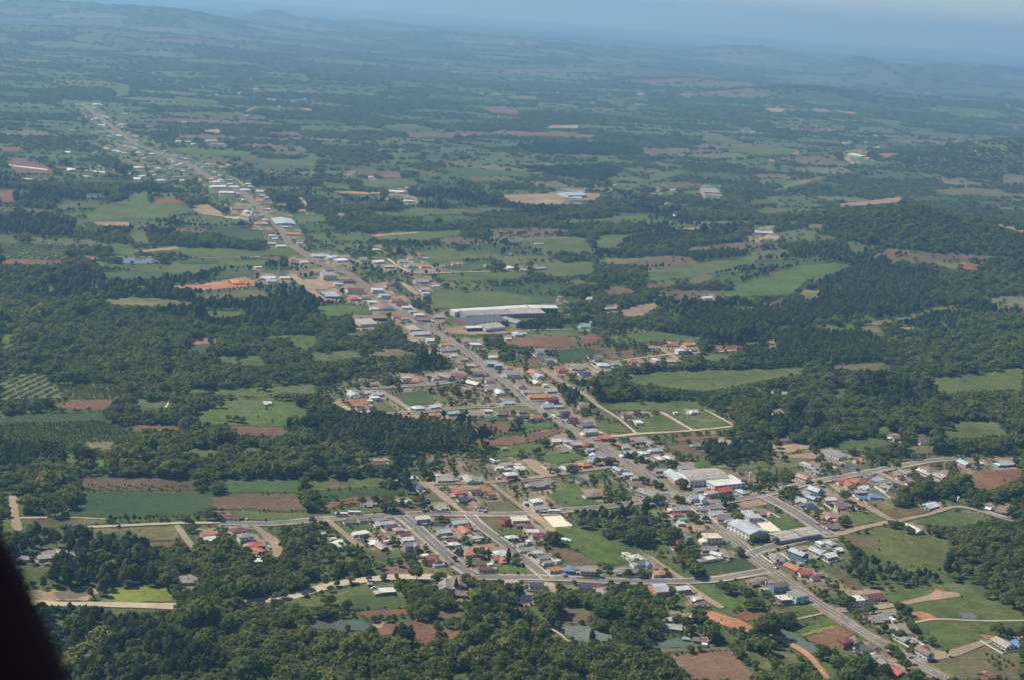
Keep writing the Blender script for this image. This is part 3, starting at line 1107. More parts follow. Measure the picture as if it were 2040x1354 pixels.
FM = {
 'grass': ground_mat('pasture_grass', GRASS, .36, c2=(.115, .118, .050), rows=(9, .8, .12)), 'lush': ground_mat('lush_grass', LUSH, .34, c2=(.098, .122, .042), rows=(11, .3, .10)),
 'olive': ground_mat('olive_grass', OLIVE, .32, fine=.25), 'dry': ground_mat('dry_grass', DRY, .32, fine=.25, c2=(.19, .16, .085)),
 'lime': ground_mat('young_crop', (.095, .17, .025), .2), 'yellow': ground_mat('ripening_crop', (.14, .155, .032), .22, fine=.5),
 'crop': ground_mat('green_crop', (.046, .068, .027), .24, big=.006, rows=(2.6, .5, .35), rowc=(.022, .043, .015)),
 'crop2': ground_mat('low_green_crop', (.058, .084, .030), .22, rows=(3.0, 1.2, .3)),
 'croprow': ground_mat('crop_in_rows', (.048, .082, .026), .2, rows=(6, 1.45, .45), rowc=(.085, .105, .04)),
 'cropola': ground_mat('orchard_floor', (.060, .085, .024), .2, rows=(5.5, 1.35, .5), rowc=(.030, .050, .016)),
 'teal': ground_mat('blue_green_vegetable_rows', (.075, .105, .080), .2, rows=(2.2, .9, .4), rowc=(.10, .105, .085)),
 'teal2': ground_mat('plastic_mulch_rows', (.135, .15, .135), .2, rows=(2.4, 1.35, .5), rowc=(.10, .11, .08)),
 'soil': ground_mat('red_soil', (.155, .080, .048), .22, rows=(4, .6, .15)), 'soil2': ground_mat('pale_red_soil', (.165, .100, .066), .2, rows=(7, 1.0, .25), rowc=(.12, .072, .045)),
 'soilrow': ground_mat('soil_in_rows', (.125, .078, .048), .2, rows=(5, .1, .4), rowc=(.085, .068, .036)),
 'brown': ground_mat('brown_field', (.125, .085, .050), .3, c2=(.11, .105, .045), rows=(5, .9, .25), rowc=(.09, .075, .035)), 'brownrow': ground_mat('brown_row_crop', (.10, .066, .042), .25, rows=(4.5, .2, .5), rowc=(.052, .060, .026)),
 'fallow': ground_mat('fallow_field', (.125, .105, .055), .35, c2=(.095, .105, .04), rows=(7, 1.3, .25)),
 'red': ground_mat('bare_red_earth', (.33, .155, .085), .25), 'red2': ground_mat('bare_orange_earth', (.24, .125, .075), .3),
 'tan': ground_mat('bare_tan_earth', (.27, .19, .125), .25), 'dirt': ground_mat('dirt_field', (.25, .165, .11), .25), 'pale': ground_mat('pale_ground', (.34, .28, .21), .2),
 'mudtan': ground_mat('tan_mud', (.235, .165, .105), .25), 'mud': ground_mat('olive_mud', (.125, .105, .065), .15),
 'burnt': ground_mat('burnt_ground', (.035, .030, .026), .3), 'sand': ground_mat('court_sand', (.62, .54, .40), .08), 'paved': ground_mat('paved_yard', (.20, .18, .165), .2),
 'orchard1': ground_mat('orchard_grass_strips', (.112, .130, .050), .2), 'orchard2': ground_mat('orchard_dark_floor', (.085, .09, .035), .25, c2=(.15, .12, .07)),
}
def water_mat(name, c, rough=.12):
    m, n, b = new_mat(name); co = coords(n, world=True)
    n.links.new(ramp(n, noise(n, co, .05), [(.3, scl(c, .85)), (.7, scl(c, 1.15))]), b.inputs['Base Color'])
    b.inputs['Roughness'].default_value = rough; b.inputs['Specular IOR Level'].default_value = .5; b.inputs['IOR'].default_value = 1.33
    bp = n.nodes.new('ShaderNodeBump'); bp.inputs['Strength'].default_value = .08
    n.links.new(noise(n, co, 1.2), bp.inputs['Height']); n.links.new(bp.outputs[0], b.inputs['Normal'])
    return m
FM['pond'] = water_mat('green_pond_water', (.085, .095, .065)); FM['ponddark'] = water_mat('dark_pond_water', (.022, .026, .032))
FM['pondgrey'] = water_mat('grey_pond_water', (.13, .125, .125)); FM['pondblue'] = water_mat('blue_pond_water', (.10, .13, .17))
WATER = ('pond', 'ponddark', 'pondgrey', 'pondblue')
NAME = {'sand': 'sand_court', 'paved': 'paved_yard', 'mud': 'mud_hollow', 'red': 'bare_earth', 'red2': 'bare_earth', 'tan': 'bare_earth', 'dirt': 'bare_earth',
        'pale': 'pale_ground', 'mudtan': 'bare_earth', 'burnt': 'burnt_ground', 'grass': 'pasture', 'lush': 'pasture', 'olive': 'meadow', 'dry': 'meadow',
        'soil': 'ploughed_field', 'soil2': 'ploughed_field', 'soilrow': 'ploughed_field', 'brown': 'ploughed_field', 'brownrow': 'crop_field',
        'fallow': 'fallow_field', 'orchard1': 'orchard_ground', 'orchard2': 'orchard_ground'}
FM_asphalt = ground_mat('asphalt', (.160, .138, .124), .18, fine=.5, fk=.30); FM_dirtroad = ground_mat('dirt_road', (.27, .195, .135), .18, fine=.4, fk=.30)
FM_paleroad = ground_mat('pale_gravel_road', (.38, .30, .21), .15, fine=.4, fk=.30); FM_redroad = ground_mat('red_dirt_road', (.34, .17, .10), .2, fine=.4, fk=.30)
FM_white = ground_mat('road_paint', (.62, .60, .56), .15, fine=1.0); FM_kerb = ground_mat('pavement_concrete', (.33, .285, .235), .25, fine=.6)
FM_verge = ground_mat('dusty_verge', (.22, .165, .11), .3, fine=.3, c2=(.12, .12, .05))

# ------------------------------------------------------------------ land use raster in photograph space, used to decide where trees may stand
LU = np.zeros((677, 1020), np.uint8); KEY = np.zeros((677, 1020), np.uint8)
def pts(s): return [tuple(float(v) for v in p.split(',')) for p in s.split()]
def pip(poly, X, Y):
    r = np.zeros(X.shape, bool); n = len(poly)
    for i in range(n):
        x1, y1 = poly[i]; x2, y2 = poly[(i + 1) % n]
        if y1 == y2: continue
        c = ((y1 > Y) != (y2 > Y)) & (X < (x2 - x1) * (Y - y1) / (y2 - y1) + x1)
        r ^= c
    return r
def paint(poly, v, arr=None, only=None):
    arr = LU if arr is None else arr
    x0 = max(0, int(min(p[0] for p in poly) / 2) - 1); x1 = min(1020, int(max(p[0] for p in poly) / 2) + 2)
    y0 = max(0, int(min(p[1] for p in poly) / 2) - 1); y1 = min(677, int(max(p[1] for p in poly) / 2) + 2)
    if x1 <= x0 or y1 <= y0: return
    X, Y = np.meshgrid((np.arange(x0, x1) + .5) * 2, (np.arange(y0, y1) + .5) * 2)
    k = pip(poly, X, Y); sub = arr[y0:y1, x0:x1]
    if only is not None: k &= (sub == only)
    sub[k] = v
roads = []
for ln in ROADS.strip().splitlines():
    a = ln.split(); roads.append((a[0], float(a[1]), a[2], pts(' '.join(a[3:]))))
fields = [(ln.split(' ', 1)[0], pts(ln.split(' ', 1)[1])) for ln in FIELDS.strip().splitlines()]
for ln in TOWN.strip().splitlines(): paint(pts(ln), 3)
for ln in PLANT.strip().splitlines(): paint(pts(ln), 4)
for k, p in fields: paint(p, 1)
def batch(polys):
    """One ray march for many outlines."""
    q = np.concatenate([np.array(p) for p in polys]); W = at(q[:, 0], q[:, 1]); out = []; k = 0
    for p in polys: out.append(W[k:k + len(p)]); k += len(p)
    return out
WR = batch([r[3] for r in roads])                  # roads in world metres
FW = batch([f[1] for f in fields])
def smooth(W, step):
    P = []
    n = len(W)
    for i in range(n - 1):
        p0 = W[max(i - 1, 0)]; p1 = W[i]; p2 = W[i + 1]; p3 = W[min(i + 2, n - 1)]
        k = max(1, int(np.linalg.norm(p2 - p1) / step))
        for j in range(k):
            t = j / k
            P.append(.5 * ((2 * p1) + (p2 - p0) * t + (2 * p0 - 5 * p1 + 4 * p2 - p3) * t * t + (3 * p1 - p0 - 3 * p2 + p3) * t ** 3))
    P.append(W[-1]); return np.array(P)
SR = [smooth(W, 12.0) for W in WR]
for (nm, wd, su, p), P in zip(roads, SR):          # roads into the raster, main road corridor as town
    px, py = project(P[:, 0], P[:, 1], height(P[:, 0], P[:, 1]))
    d = np.diff(P, axis=0); d = np.vstack([d, d[-1:]]); nrm = np.stack([-d[:, 1], d[:, 0]], -1) / np.linalg.norm(d, axis=1)[:, None]
    def rib(h):
        a = P + nrm * h; b = P - nrm * h
        ax, ay = project(a[:, 0], a[:, 1], height(a[:, 0], a[:, 1])); bx, by = project(b[:, 0], b[:, 1], height(b[:, 0], b[:, 1]))
        return [[(ax[i], ay[i]), (ax[i + 1], ay[i + 1]), (bx[i + 1], by[i + 1]), (bx[i], by[i])] for i in range(len(P) - 1)]
    if nm == 'main':
        for q in rib(52): paint(q, 3, only=0)
for (nm, wd, su, p), P in zip(roads, SR):
    d = np.diff(P, axis=0); d = np.vstack([d, d[-1:]]); nrm = np.stack([-d[:, 1], d[:, 0]], -1) / np.linalg.norm(d, axis=1)[:, None]
    h = wd / 2 + 2.5; a = P + nrm * h; b = P - nrm * h
    ax, ay = project(a[:, 0], a[:, 1], height(a[:, 0], a[:, 1])); bx, by = project(b[:, 0], b[:, 1], height(b[:, 0], b[:, 1]))
    for i in range(len(P) - 1):
        paint([(ax[i], ay[i]), (ax[i + 1], ay[i + 1]), (bx[i + 1], by[i + 1]), (bx[i], by[i])], 2)
paint(pts('354,1190 468,1182 472,1216 354,1220'), 0)          # the pale road runs under trees here
def lu(px, py, arr=None):
    arr = LU if arr is None else arr
    ix = (np.asarray(px) / 2).astype(int); iy = (np.asarray(py) / 2).astype(int)
    ok = (ix >= 0) & (ix < 1020) & (iy >= 0) & (iy < 677)
    r = np.zeros(ix.shape, np.uint8); r[ok] = arr[iy[ok], ix[ok]]; return r
def shade_house(x_, y_, w_):
    paint([(x_ - w_ * .62, y_ - w_ * .35), (x_ + w_ * .62, y_ - w_ * .35), (x_ + w_ * .66, y_ + w_ * .50), (x_ - w_ * .62, y_ + w_ * .50)], 5)
houses = [(float(a), float(b_), float(c_), d_, e_) for a, b_, c_, d_, e_ in (l.split() for l in HOUSES.strip().splitlines())]
for x_, y_, w_, *_r in houses: paint([(x_ - w_ * .9, y_ - w_ * .25), (x_ + w_ * .7, y_ - w_ * .35), (x_ + w_ * .95, y_ + w_ * .55), (x_ - w_ * .75, y_ + w_ * .62)], 1, KEY)
# patchwork of woods and fields for the land the list above does not name
def patch(x, y, cell):
    """Irregular parcels: returns parcel hash and closeness to the parcel's edge."""
    a = .42; xr = (x * math.cos(a) + y * math.sin(a)) / (cell * 1.5); yr = (-x * math.sin(a) + y * math.cos(a)) / cell
    wx = (fbm(x, y, cell * 2.2, 71, 2) - .5) * 1.1; wy = (fbm(x, y, cell * 2.2, 72, 2) - .5) * 1.1
    xr = xr + wx; yr = yr + wy
    ix = np.floor(xr).astype(np.int64); iy = np.floor(yr).astype(np.int64)
    b1 = np.full(np.shape(x), 9.0); b2 = b1.copy(); hid = np.zeros(np.shape(x))
    for ox in (-1, 0, 1):
        for oy in (-1, 0, 1):
            cx = ix + ox; cy = iy + oy
            jx = cx + .15 + .7 * _hash(cx, cy, 5); jy = cy + .15 + .7 * _hash(cx, cy, 6)
            dd = np.hypot(xr - jx, yr - jy); h = _hash(cx, cy, 7)
            near = dd < b1; b2 = np.where(near, b1, np.minimum(b2, dd)); hid = np.where(near, h, hid); b1 = np.where(near, dd, b1)
    return hid, b2 - b1
def openness(x, y):
    """0 wooded .. 1 open, with a hash for the kind of open ground."""
    D = np.hypot(x, y)
    h1, e1 = patch(x, y, 115.0); h2, e2 = patch(x, y, 210.0); h3, e3 = patch(x, y, 420.0)
    h = np.where(D < 5000, h1, np.where(D < 9000, h2, h3)); e = np.where(D < 5000, e1, np.where(D < 9000, e2, e3))
    base = fbm(x, y, 1500, 51, 3)
    woodshare = np.where(D < 2600, .96, np.where(D < 3300, .70, .46)) + (base - .5) * np.where(D < 2600, .4, .9)
    woodshare = np.clip(woodshare, .25, .95)
    op = (h > woodshare) & (e > .07) & (D > 2300) & ~((height(x, y) > 34) & (D < 6500))
    hk = (h * 7919.0) % 1.0
    return op, hk
# ------------------------------------------------------------------ terrain: one sheet out to the horizon
def ring():
    yy = np.linspace(1500, 30, 620)                # photograph rows down the middle of the view
    r = rays(np.full(yy.shape, 1020.0), yy); t = -CAM_H / r[:, 2]; Dr = np.hypot(r[:, 0], r[:, 1]) * t
    Dn = np.geomspace(20, Dr[0], 14)[:-1]
    D = np.concatenate([Dn, Dr[Dr < 43000], [46000]])
    a = np.concatenate([np.linspace(-180, -27, 26)[:-1], np.linspace(-27, 27, 760), np.linspace(27, 180, 26)[1:]])
    return D, np.radians(a)
Dg, Ag = ring()
DD, AA = np.meshgrid(Dg, Ag, indexing='ij')
GX = DD * np.sin(AA); GY = DD * np.cos(AA); GZ = height(GX, GY)
nr, nc = DD.shape
idx = np.arange(nr * nc).reshape(nr, nc)
F = np.stack([idx[:-1, :-1], idx[:-1, 1:], idx[1:, 1:], idx[1:, :-1]], -1).reshape(-1, 4)[:, ::-1]
ctr = nr * nc
V = np.stack([GX, GY, GZ], -1).reshape(-1, 3)
me = fastmesh('terrain', V, F, smooth=True)
px, py = project(V[:, 0], V[:, 1], V[:, 2]); L = lu(px, py)
x, y = V[:, 0], V[:, 1]; Dv = np.hypot(x, y)
op, hk = openness(x, y)
wood = np.array([.050, .070, .024]); scrub = np.array([.082, .104, .034])
n1 = fbm(x, y, 60, 41, 3)[:, None]; n2 = fbm(x, y, 14, 43, 2)[:, None]; n3 = fbm(x, y, 400, 44, 3)[:, None]
Cc = wood * (1 - n2 * .5) + scrub * n2 * .7
pal = np.array([[.072, .100, .034], [.074, .102, .035], [.080, .095, .038], [.100, .108, .048], [.054, .080, .029], [.12, .088, .058], [.125, .115, .065], [.055, .082, .029], [.046, .070, .027], [.080, .090, .040]])
Pc = pal[(hk * 9.999).astype(int)] * (.8 + .4 * n1)
Cc = np.where(op[:, None], Pc, Cc)
tw = np.clip((n1 - .47) * 7, 0, 1) * np.where(Dv > 2600, .35, .85)[:, None]; tn = np.clip((n2 - .5) * 5, 0, 1)
Tc = np.array([.088, .108, .040]) * (1 - tw) + np.array([.205, .150, .098]) * tw
Tc = Tc * (.85 + .3 * tn)
Yd = lu(px, py, KEY) == 1; yc = np.array([.235, .178, .125]) * (.8 + .4 * n1) + (n2 - .5) * .08
Cc = np.where((L == 3)[:, None], Tc, Cc)
Cc = np.where((Yd[:, None]) & (n2 > np.where(Dv > 2600, .52, .36)[:, None]) & (L != 1)[:, None], yc, Cc)
Cc = np.where((L == 1)[:, None], np.array([.08, .10, .035]), Cc)
att = me.color_attributes.new('ground_tint', 'FLOAT_COLOR', 'POINT')
att.data.foreach_set('color', np.concatenate([Cc, np.ones((len(Cc), 1))], 1).astype(np.float32).ravel())
m, n, b = new_mat('land_cover'); a = n.nodes.new('ShaderNodeAttribute'); a.attribute_name = 'ground_tint'
co = coords(n, world=True)
c_ = mix(n, a.outputs['Color'], ramp(n, noise(n, co, .25, 4, .7), [(.3, (.60, .60, .60)), (.7, (1.4, 1.4, 1.4))]), .8, 'MULTIPLY')
c_ = mix(n, c_, ramp(n, noise(n, co, .02, 5, .65), [(.3, (.75, .78, .75)), (.7, (1.25, 1.2, 1.2))]), .7, 'MULTIPLY')
n.links.new(c_, b.inputs['Base Color']); b.inputs['Roughness'].default_value = .95; b.inputs['Specular IOR Level'].default_value = .08
tag(link('terrain', me, mats=m), kind='structure')

# ------------------------------------------------------------------ fields, ponds, yards: sheets laid on the terrain
def resample(P, step, jit=0.0, seed=0):
    out = []
    n = len(P)
    for i in range(n):
        a, b = P[i], P[(i + 1) % n]; k = max(1, int(np.linalg.norm(b - a) / step))
        for j in range(k): out.append(a + (b - a) * j / k)
    out = np.array(out)
    if jit:
        out[:, 0] += (vnoise(out[:, 0], out[:, 1], step * 1.5, seed) - .5) * jit
        out[:, 1] += (vnoise(out[:, 0], out[:, 1], step * 1.5, seed + 3) - .5) * jit
    return out
for i, (kind, p) in enumerate(fields):
    P = FW[i]; D = float(np.mean(np.hypot(P[:, 0], P[:, 1])))
    ext = float(np.max(P.max(0) - P.min(0))); step = min(max(6.0, ext / 14), 45.0)
    hard = kind in ('sand', 'paved')
    B = resample(P, step * (.5 if not hard else 1), 0 if hard else min(8, 2.5 + D * .0012), i)
    xs = np.arange(B[:, 0].min() + step / 2, B[:, 0].max(), step); ys = np.arange(B[:, 1].min() + step / 2, B[:, 1].max(), step)
    I = []
    if len(xs) and len(ys):
        X, Y = np.meshgrid(xs, ys); k = pip([tuple(v) for v in B], X, Y); I = np.stack([X[k], Y[k]], -1)
    allp = [Vector((float(v[0]), float(v[1]))) for v in B] + [Vector((float(v[0]), float(v[1]))) for v in I]
    nb = len(B)
    vv, ee, ff, *_ = delaunay_2d_cdt(allp, [(j, (j + 1) % nb) for j in range(nb)], [list(range(nb))], 1, 1e-4)
    vv = np.array([(v.x, v.y) for v in vv])
    z = height(vv[:, 0], vv[:, 1]) + .14 + (i % 40) * .005 + D * 1.2e-4
    if kind in WATER: z = np.full(len(z), float(np.median(z)) + .12)
    me = mesh(NAME.get(kind, 'crop_field'), np.column_stack([vv, z]), ff)
    nm = 'pond' if kind in WATER else NAME.get(kind, 'crop_field')
    tag(link(nm, me, mats=FM[kind]), kind='structure')
# ------------------------------------------------------------------ roads
SURF = {'asphalt': FM_asphalt, 'dirt': FM_dirtroad, 'pale': FM_paleroad, 'red': FM_redroad}
def ribbon(P, o1, o2, z, thick=0.0):
    d = np.gradient(P, axis=0); nrm = np.stack([-d[:, 1], d[:, 0]], -1) / (np.linalg.norm(d, axis=1)[:, None] + 1e-9)
    def rail(o):
        oo = np.asarray(o)[:, None] if np.ndim(o) else o
        Q = P + nrm * oo; D = np.hypot(Q[:, 0], Q[:, 1]); return np.column_stack([Q, height(Q[:, 0], Q[:, 1]) + z + D * 1.6e-4])
    a, b = rail(o1), rail(o2); n_ = len(P)
    if thick:
        a2, b2 = a.copy(), b.copy(); a2[:, 2] -= thick; b2[:, 2] -= thick
        V = np.concatenate([a, b, a2, b2]); F = []
        for i in range(n_ - 1):
            F += [(i, n_ + i, n_ + i + 1, i + 1), (2 * n_ + i, i, i + 1, 2 * n_ + i + 1), (n_ + i, 3 * n_ + i, 3 * n_ + i + 1, n_ + i + 1)]
        return V, F
    V = np.concatenate([a, b]); return V, [(i, n_ + i, n_ + i + 1, i + 1) for i in range(n_ - 1)]
for i, ((nm, wd, su, p), P) in enumerate(zip(roads, SR)):
    far = np.hypot(*P.T).mean()
    name = {'main': 'main_road', 'avenue': 'avenue', 'street': 'street'}.get(nm, nm)
    z0 = .40 + (.008 * (i % 16)) + (.15 if nm == 'main' else 0)
    h = wd / 2
    if nm != 'main' and su != 'asphalt':
        P = smooth(WR[i], 5.0); t = np.linspace(0, len(P) / 5, len(P)); e_ = np.clip(np.minimum(np.arange(len(P)), np.arange(len(P))[::-1] * 1.0) / 2.0 + .45, 0, 1) if len(P) > 8 else 1
        o1 = (-h + (fbm(t, t * 0, 1.5, i, 3) - .5) * wd * .75) * e_; o2 = (h + (fbm(t, t * 0, 1.5, i + 90, 3) - .5) * wd * .75) * e_
        V_, F_ = ribbon(P, o1, o2, z0)
    else:
        V_, F_ = ribbon(P, -h, h, z0)
    tag(link(name, mesh(name, V_, F_), mats=SURF[su]), kind='structure')
    if su == 'asphalt':
        wv = 4.5 if nm == 'main' else 3.0
        for s in (-1, 1):
            t = np.linspace(0, len(P) / 2.5, len(P)); out = h + wv + (vnoise(t, t * 0 + s, 1, i + 7) - .5) * 4
            V_, F_ = ribbon(P, s * out if s < 0 else s * (h - .3), s * (h - .3) if s < 0 else s * out, z0 - .12)
            tag(link('verge', mesh('verge', V_, F_), mats=FM_verge), kind='structure')
            if far < 2600:
                a_, b_ = (-(h + 2.0), -(h + .1)) if s < 0 else (h + .1, h + 2.0)
                V_, F_ = ribbon(P, a_, b_, z0 + .12, .2)
                tag(link('pavement', mesh('pavement', V_, F_), mats=FM_kerb), kind='structure')
    if nm in ('main', 'avenue'):
        Pf = smooth(WR[i], 3.0); Pf = Pf[np.hypot(Pf[:, 0], Pf[:, 1]) < (2100 if nm == 'main' else 9999)]
        offs = [(0.0, True)] + ([(-h + .5, False), (h - .5, False)] if nm == 'main' else [(-h + .4, False)])
        for o, dash in offs:
            k = 0
            while k < len(Pf) - 3:
                ln = (int(_hash(k, 3, i) * 9) + 7) if dash else len(Pf)
                seg = Pf[k:k + ln + 1]
                if len(seg) > 2:
                    V_, F_ = ribbon(seg, o - .16, o + .16, z0 + .03)
                    tag(link('road_marking', mesh('road_marking', V_, F_), mats=FM_white), kind='structure')
                k += ln + (4 if nm == 'main' else 6)
# ------------------------------------------------------------------ haze
hb = 45000; zt = 800.0
me = mesh('haze', [(x_, y_, z_) for z_ in (-120, zt) for y_ in (-hb, hb + 3000) for x_ in (-hb, hb)],
          [(0, 2, 3, 1), (4, 5, 7, 6), (0, 1, 5, 4), (2, 6, 7, 3), (0, 4, 6, 2), (1, 3, 7, 5)])
m = bpy.data.materials.new('haze_air'); m.use_nodes = True; n = m.node_tree; n.nodes.clear()
o_ = n.nodes.new('ShaderNodeOutputMaterial'); v_ = n.nodes.new('ShaderNodeVolumePrincipled')
v_.inputs['Density'].default_value = HAZE_D; v_.inputs['Color'].default_value = (*HAZE_C, 1); v_.inputs['Absorption Color'].default_value = (.12, .12, .12, 1); v_.inputs['Anisotropy'].default_value = 0.25
n.links.new(v_.outputs[0], o_.inputs['Volume'])
tag(link('haze', me, mats=m), kind='stuff')
# ------------------------------------------------------------------ trees
def foliage_mat(name, c, c2, rnd=.5):
    m, n, b = new_mat(name)
    oi = n.nodes.new('ShaderNodeObjectInfo'); g = n.nodes.new('ShaderNodeNewGeometry')
    col = ramp(n, oi.outputs['Random'], [(0, scl(c, .66)), (.3, c), (.7, tuple((a + b_) / 2 for a, b_ in zip(c, c2))), (1, c2)])
    co = coords(n, world=True)
    col = mix(n, col, ramp(n, noise(n, co, .012, 3, .6), [(.3, (.72, .78, .80)), (.7, (1.28, 1.18, 1.05))]), .8, 'MULTIPLY')
    col = mix(n, col, ramp(n, noise(n, co, .45, 2, .6), [(.3, (.72, .72, .72)), (.7, (1.30, 1.30, 1.25))]), .8, 'MULTIPLY')
    n.links.new(col, b.inputs['Base Color']); b.inputs['Roughness'].default_value = .75; b.inputs['Specular IOR Level'].default_value = .15
    tr = n.nodes.new('ShaderNodeBsdfTranslucent'); ms = n.nodes.new('ShaderNodeMixShader'); ms.inputs[0].default_value = .44
    n.links.new(mix(n, col, (1.25, 1.25, .7), 1.0, 'MULTIPLY'), tr.inputs['Color'])
    out = [q for q in n.nodes if q.type == 'OUTPUT_MATERIAL'][0]; n.links.new(b.outputs[0], ms.inputs[1]); n.links.new(tr.outputs[0], ms.inputs[2]); n.links.new(ms.outputs[0], out.inputs[0])
    return m
M_LEAF = foliage_mat('broadleaf_foliage', (.108, .150, .030), (.196, .212, .050))
M_CON = foliage_mat('conifer_foliage', (.048, .074, .024), (.070, .094, .030))
M_LIGHT = foliage_mat('light_foliage', (.125, .158, .040), (.190, .195, .055))
M_EUC = foliage_mat('grey_green_foliage', (.122, .146, .050), (.160, .176, .062))
M_HILL = foliage_mat('sunlit_tone_hill_foliage', (.104, .146, .030), (.176, .192, .048))  # hill leaf colour set yellow-green; the slope's sunlit look is painted in
def bark():
    m, n, b = new_mat('bark'); n.links.new(ramp(n, noise(n, coords(n), 3), [(.3, (.10, .075, .055)), (.7, (.22, .17, .13))]), b.inputs['Base Color'])
    b.inputs['Roughness'].default_value = .9; return m
M_BARK = bark()
def blob(c, r, seg=6, ringn=4):
    """Rough closed hull that keeps a crown opaque at its heart."""
    V = []; F = []
    for i in range(1, ringn):
        th = math.pi * i / ringn
        for j in range(seg):
            ph = 2 * math.pi * (j + .5 * (i % 2)) / seg; k = 1 + .18 * math.sin(3.1 * j + 2.3 * i + c[0])
            V.append((c[0] + r[0] * k * math.sin(th) * math.cos(ph), c[1] + r[1] * k * math.sin(th) * math.sin(ph), c[2] + r[2] * k * math.cos(th)))
    for i in range(ringn - 2):
        for j in range(seg):
            a = i * seg + j; b = i * seg + (j + 1) % seg; F.append((a, a + seg, b + seg, b))
    return V, F, seg * (ringn - 2)
def crown(kind, rg, nleaf, H=10.0, leaf=.62, spread=1.0):
    """Crown of lobes: leaf-clump quads round every lobe, gaps between them. Returns V, F (quads)."""
    lobes = []
    if kind == 'b':
        n_ = rg.integers(6, 10); W = .42 * H * spread
        lobes.append((0, 0, .62 * H, .26 * H, .26 * H, .25 * H))
        for i in range(n_):
            a = 2 * math.pi * (i + rg.random() * .7) / n_; d = W * rg.uniform(.45, .8); z = H * rg.uniform(.42, .76); r = H * rg.uniform(.14, .23)
            lobes.append((d * math.cos(a), d * math.sin(a), z, r, r, r * rg.uniform(.7, .95)))
        for i in range(3):
            a = rg.random() * 6.28; d = W * .3 * rg.random(); r = H * rg.uniform(.13, .19)
            lobes.append((d * math.cos(a), d * math.sin(a), H * rg.uniform(.74, .86), r, r, r * .8))
    elif kind == 'd':                              # tall grove tree: narrow, ragged
        for i in range(9):
            z = H * (.26 + .62 * i / 8); r = H * .155 * math.sin(math.pi * (.22 + .60 * i / 8)) * rg.uniform(.8, 1.25); a = rg.random() * 6.28; d = H * .11 * rg.random()
            lobes.append((d * math.cos(a), d * math.sin(a), z, r, r, H * .10))
    elif kind == 'c':                              # column
        for i in range(6):
            z = H * (.12 + .8 * i / 5); r = H * .13 * math.sin(math.pi * (.25 + .65 * i / 5)) + .02 * H
            lobes.append((rg.normal() * .1, rg.normal() * .1, z, r, r, H * .12))
    elif kind == 's':                              # sparse sapling
        for i in range(4):
            a = rg.random() * 6.28; lobes.append((.10 * H * math.cos(a), .10 * H * math.sin(a), H * rg.uniform(.55, .9), .15 * H, .15 * H, .13 * H))
    L_ = np.array(lobes); wgt = L_[:, 3] * L_[:, 3]; wgt /= wgt.sum()
    k = rg.choice(len(L_), nleaf, p=wgt)
    u = rg.normal(size=(nleaf, 3)); u[:, 2] += .35; u /= np.linalg.norm(u, axis=1)[:, None]
    rr = rg.uniform(.80, 1.12, nleaf)[:, None]
    P = L_[k, :3] + u * L_[k, 3:6] * rr
    nrm = u + rg.normal(size=(nleaf, 3)) * .45; nrm /= np.linalg.norm(nrm, axis=1)[:, None]
    t = np.cross(nrm, rg.normal(size=(nleaf, 3))); t /= np.linalg.norm(t, axis=1)[:, None]; s = np.cross(nrm, t)
    sz = leaf * rg.uniform(.6, 1.35, (nleaf, 1)) * H / 10
    q = np.stack([P - t * sz - s * sz * .7, P + t * sz - s * sz * .6, P + t * sz * .8 + s * sz * .8, P - t * sz * .9 + s * sz * .6], 1).reshape(-1, 3)
    F_ = np.arange(nleaf * 4).reshape(-1, 4)
    VV = [q]; FF = [F_]; off = len(q)
    for l in L_:
        v, f, _ = blob(l[:3], l[3:6] * .84)
        VV.append(np.array(v)); FF.append(np.array(f) + off); off += len(v)
    return np.concatenate(VV), np.concatenate(FF)
def trunk(rg, H=10.0, kind='b'):
    V = []; F = []
    def limb(a, b, ra, rb, seg=5):
        a = np.array(a, float); b = np.array(b, float); d = b - a; d /= np.linalg.norm(d)
        t = np.cross(d, (.3, .9, .1)); t /= np.linalg.norm(t); s = np.cross(d, t); k = len(V)
        for p, r in ((a, ra), (b, rb)):
            for j in range(seg):
                g = 2 * math.pi * j / seg; V.append(tuple(p + (t * math.cos(g) + s * math.sin(g)) * r))
        for j in range(seg): F.append((k + j, k + (j + 1) % seg, k + seg + (j + 1) % seg, k + seg + j))
    top = .55 * H if kind == 'b' else .85 * H
    limb((0, 0, -.6), (.05 * H * .3, 0, .30 * H), .030 * H, .022 * H, 6); limb((.05 * H * .3, 0, .30 * H), (0, 0, top), .022 * H, .010 * H)
    for i in range(4 if kind == 'b' else 3):
        a = i * 1.7 + rg.random(); z = H * (.26 + .07 * i)
        d = .26 * H if kind == 'b' else .10 * H
        limb((0, 0, z), (d * math.cos(a), d * math.sin(a), z + .2 * H), .013 * H, .005 * H, 4)
    return np.array(V), np.array(F)
def tree_meshes(kind, seed, nleaf, leafmat, leaf=.62, spread=1.0):
    rg = np.random.default_rng(seed)
    cv, cf = crown(kind, rg, nleaf, leaf=leaf, spread=spread); tv, tf = trunk(rg, kind='b' if kind in 'bs' else 'd')
    cm = fastmesh('crown', cv, cf); cm.materials.append(leafmat)
    tm = fastmesh('trunk', tv, tf); tm.materials.append(M_BARK)
    return cm, tm, (cv, cf, tv, tf)
SRC = []
def source(name, parts, mats):
    """Joined mesh used only as an instance source for the uncountable woods (never linked to the scene)."""
    V = []; F = []; MI = []; off = 0
    for (v, f), mi in parts:
        V.append(v); F.append(f + off); MI += [mi] * len(f); off += len(v)
    me = fastmesh(name, np.concatenate(V), np.concatenate(F)); me.polygons.foreach_set('material_index', MI)
    for m_ in mats: me.materials.append(m_)
    o = bpy.data.objects.new(name, me); SRC.append(o); return o
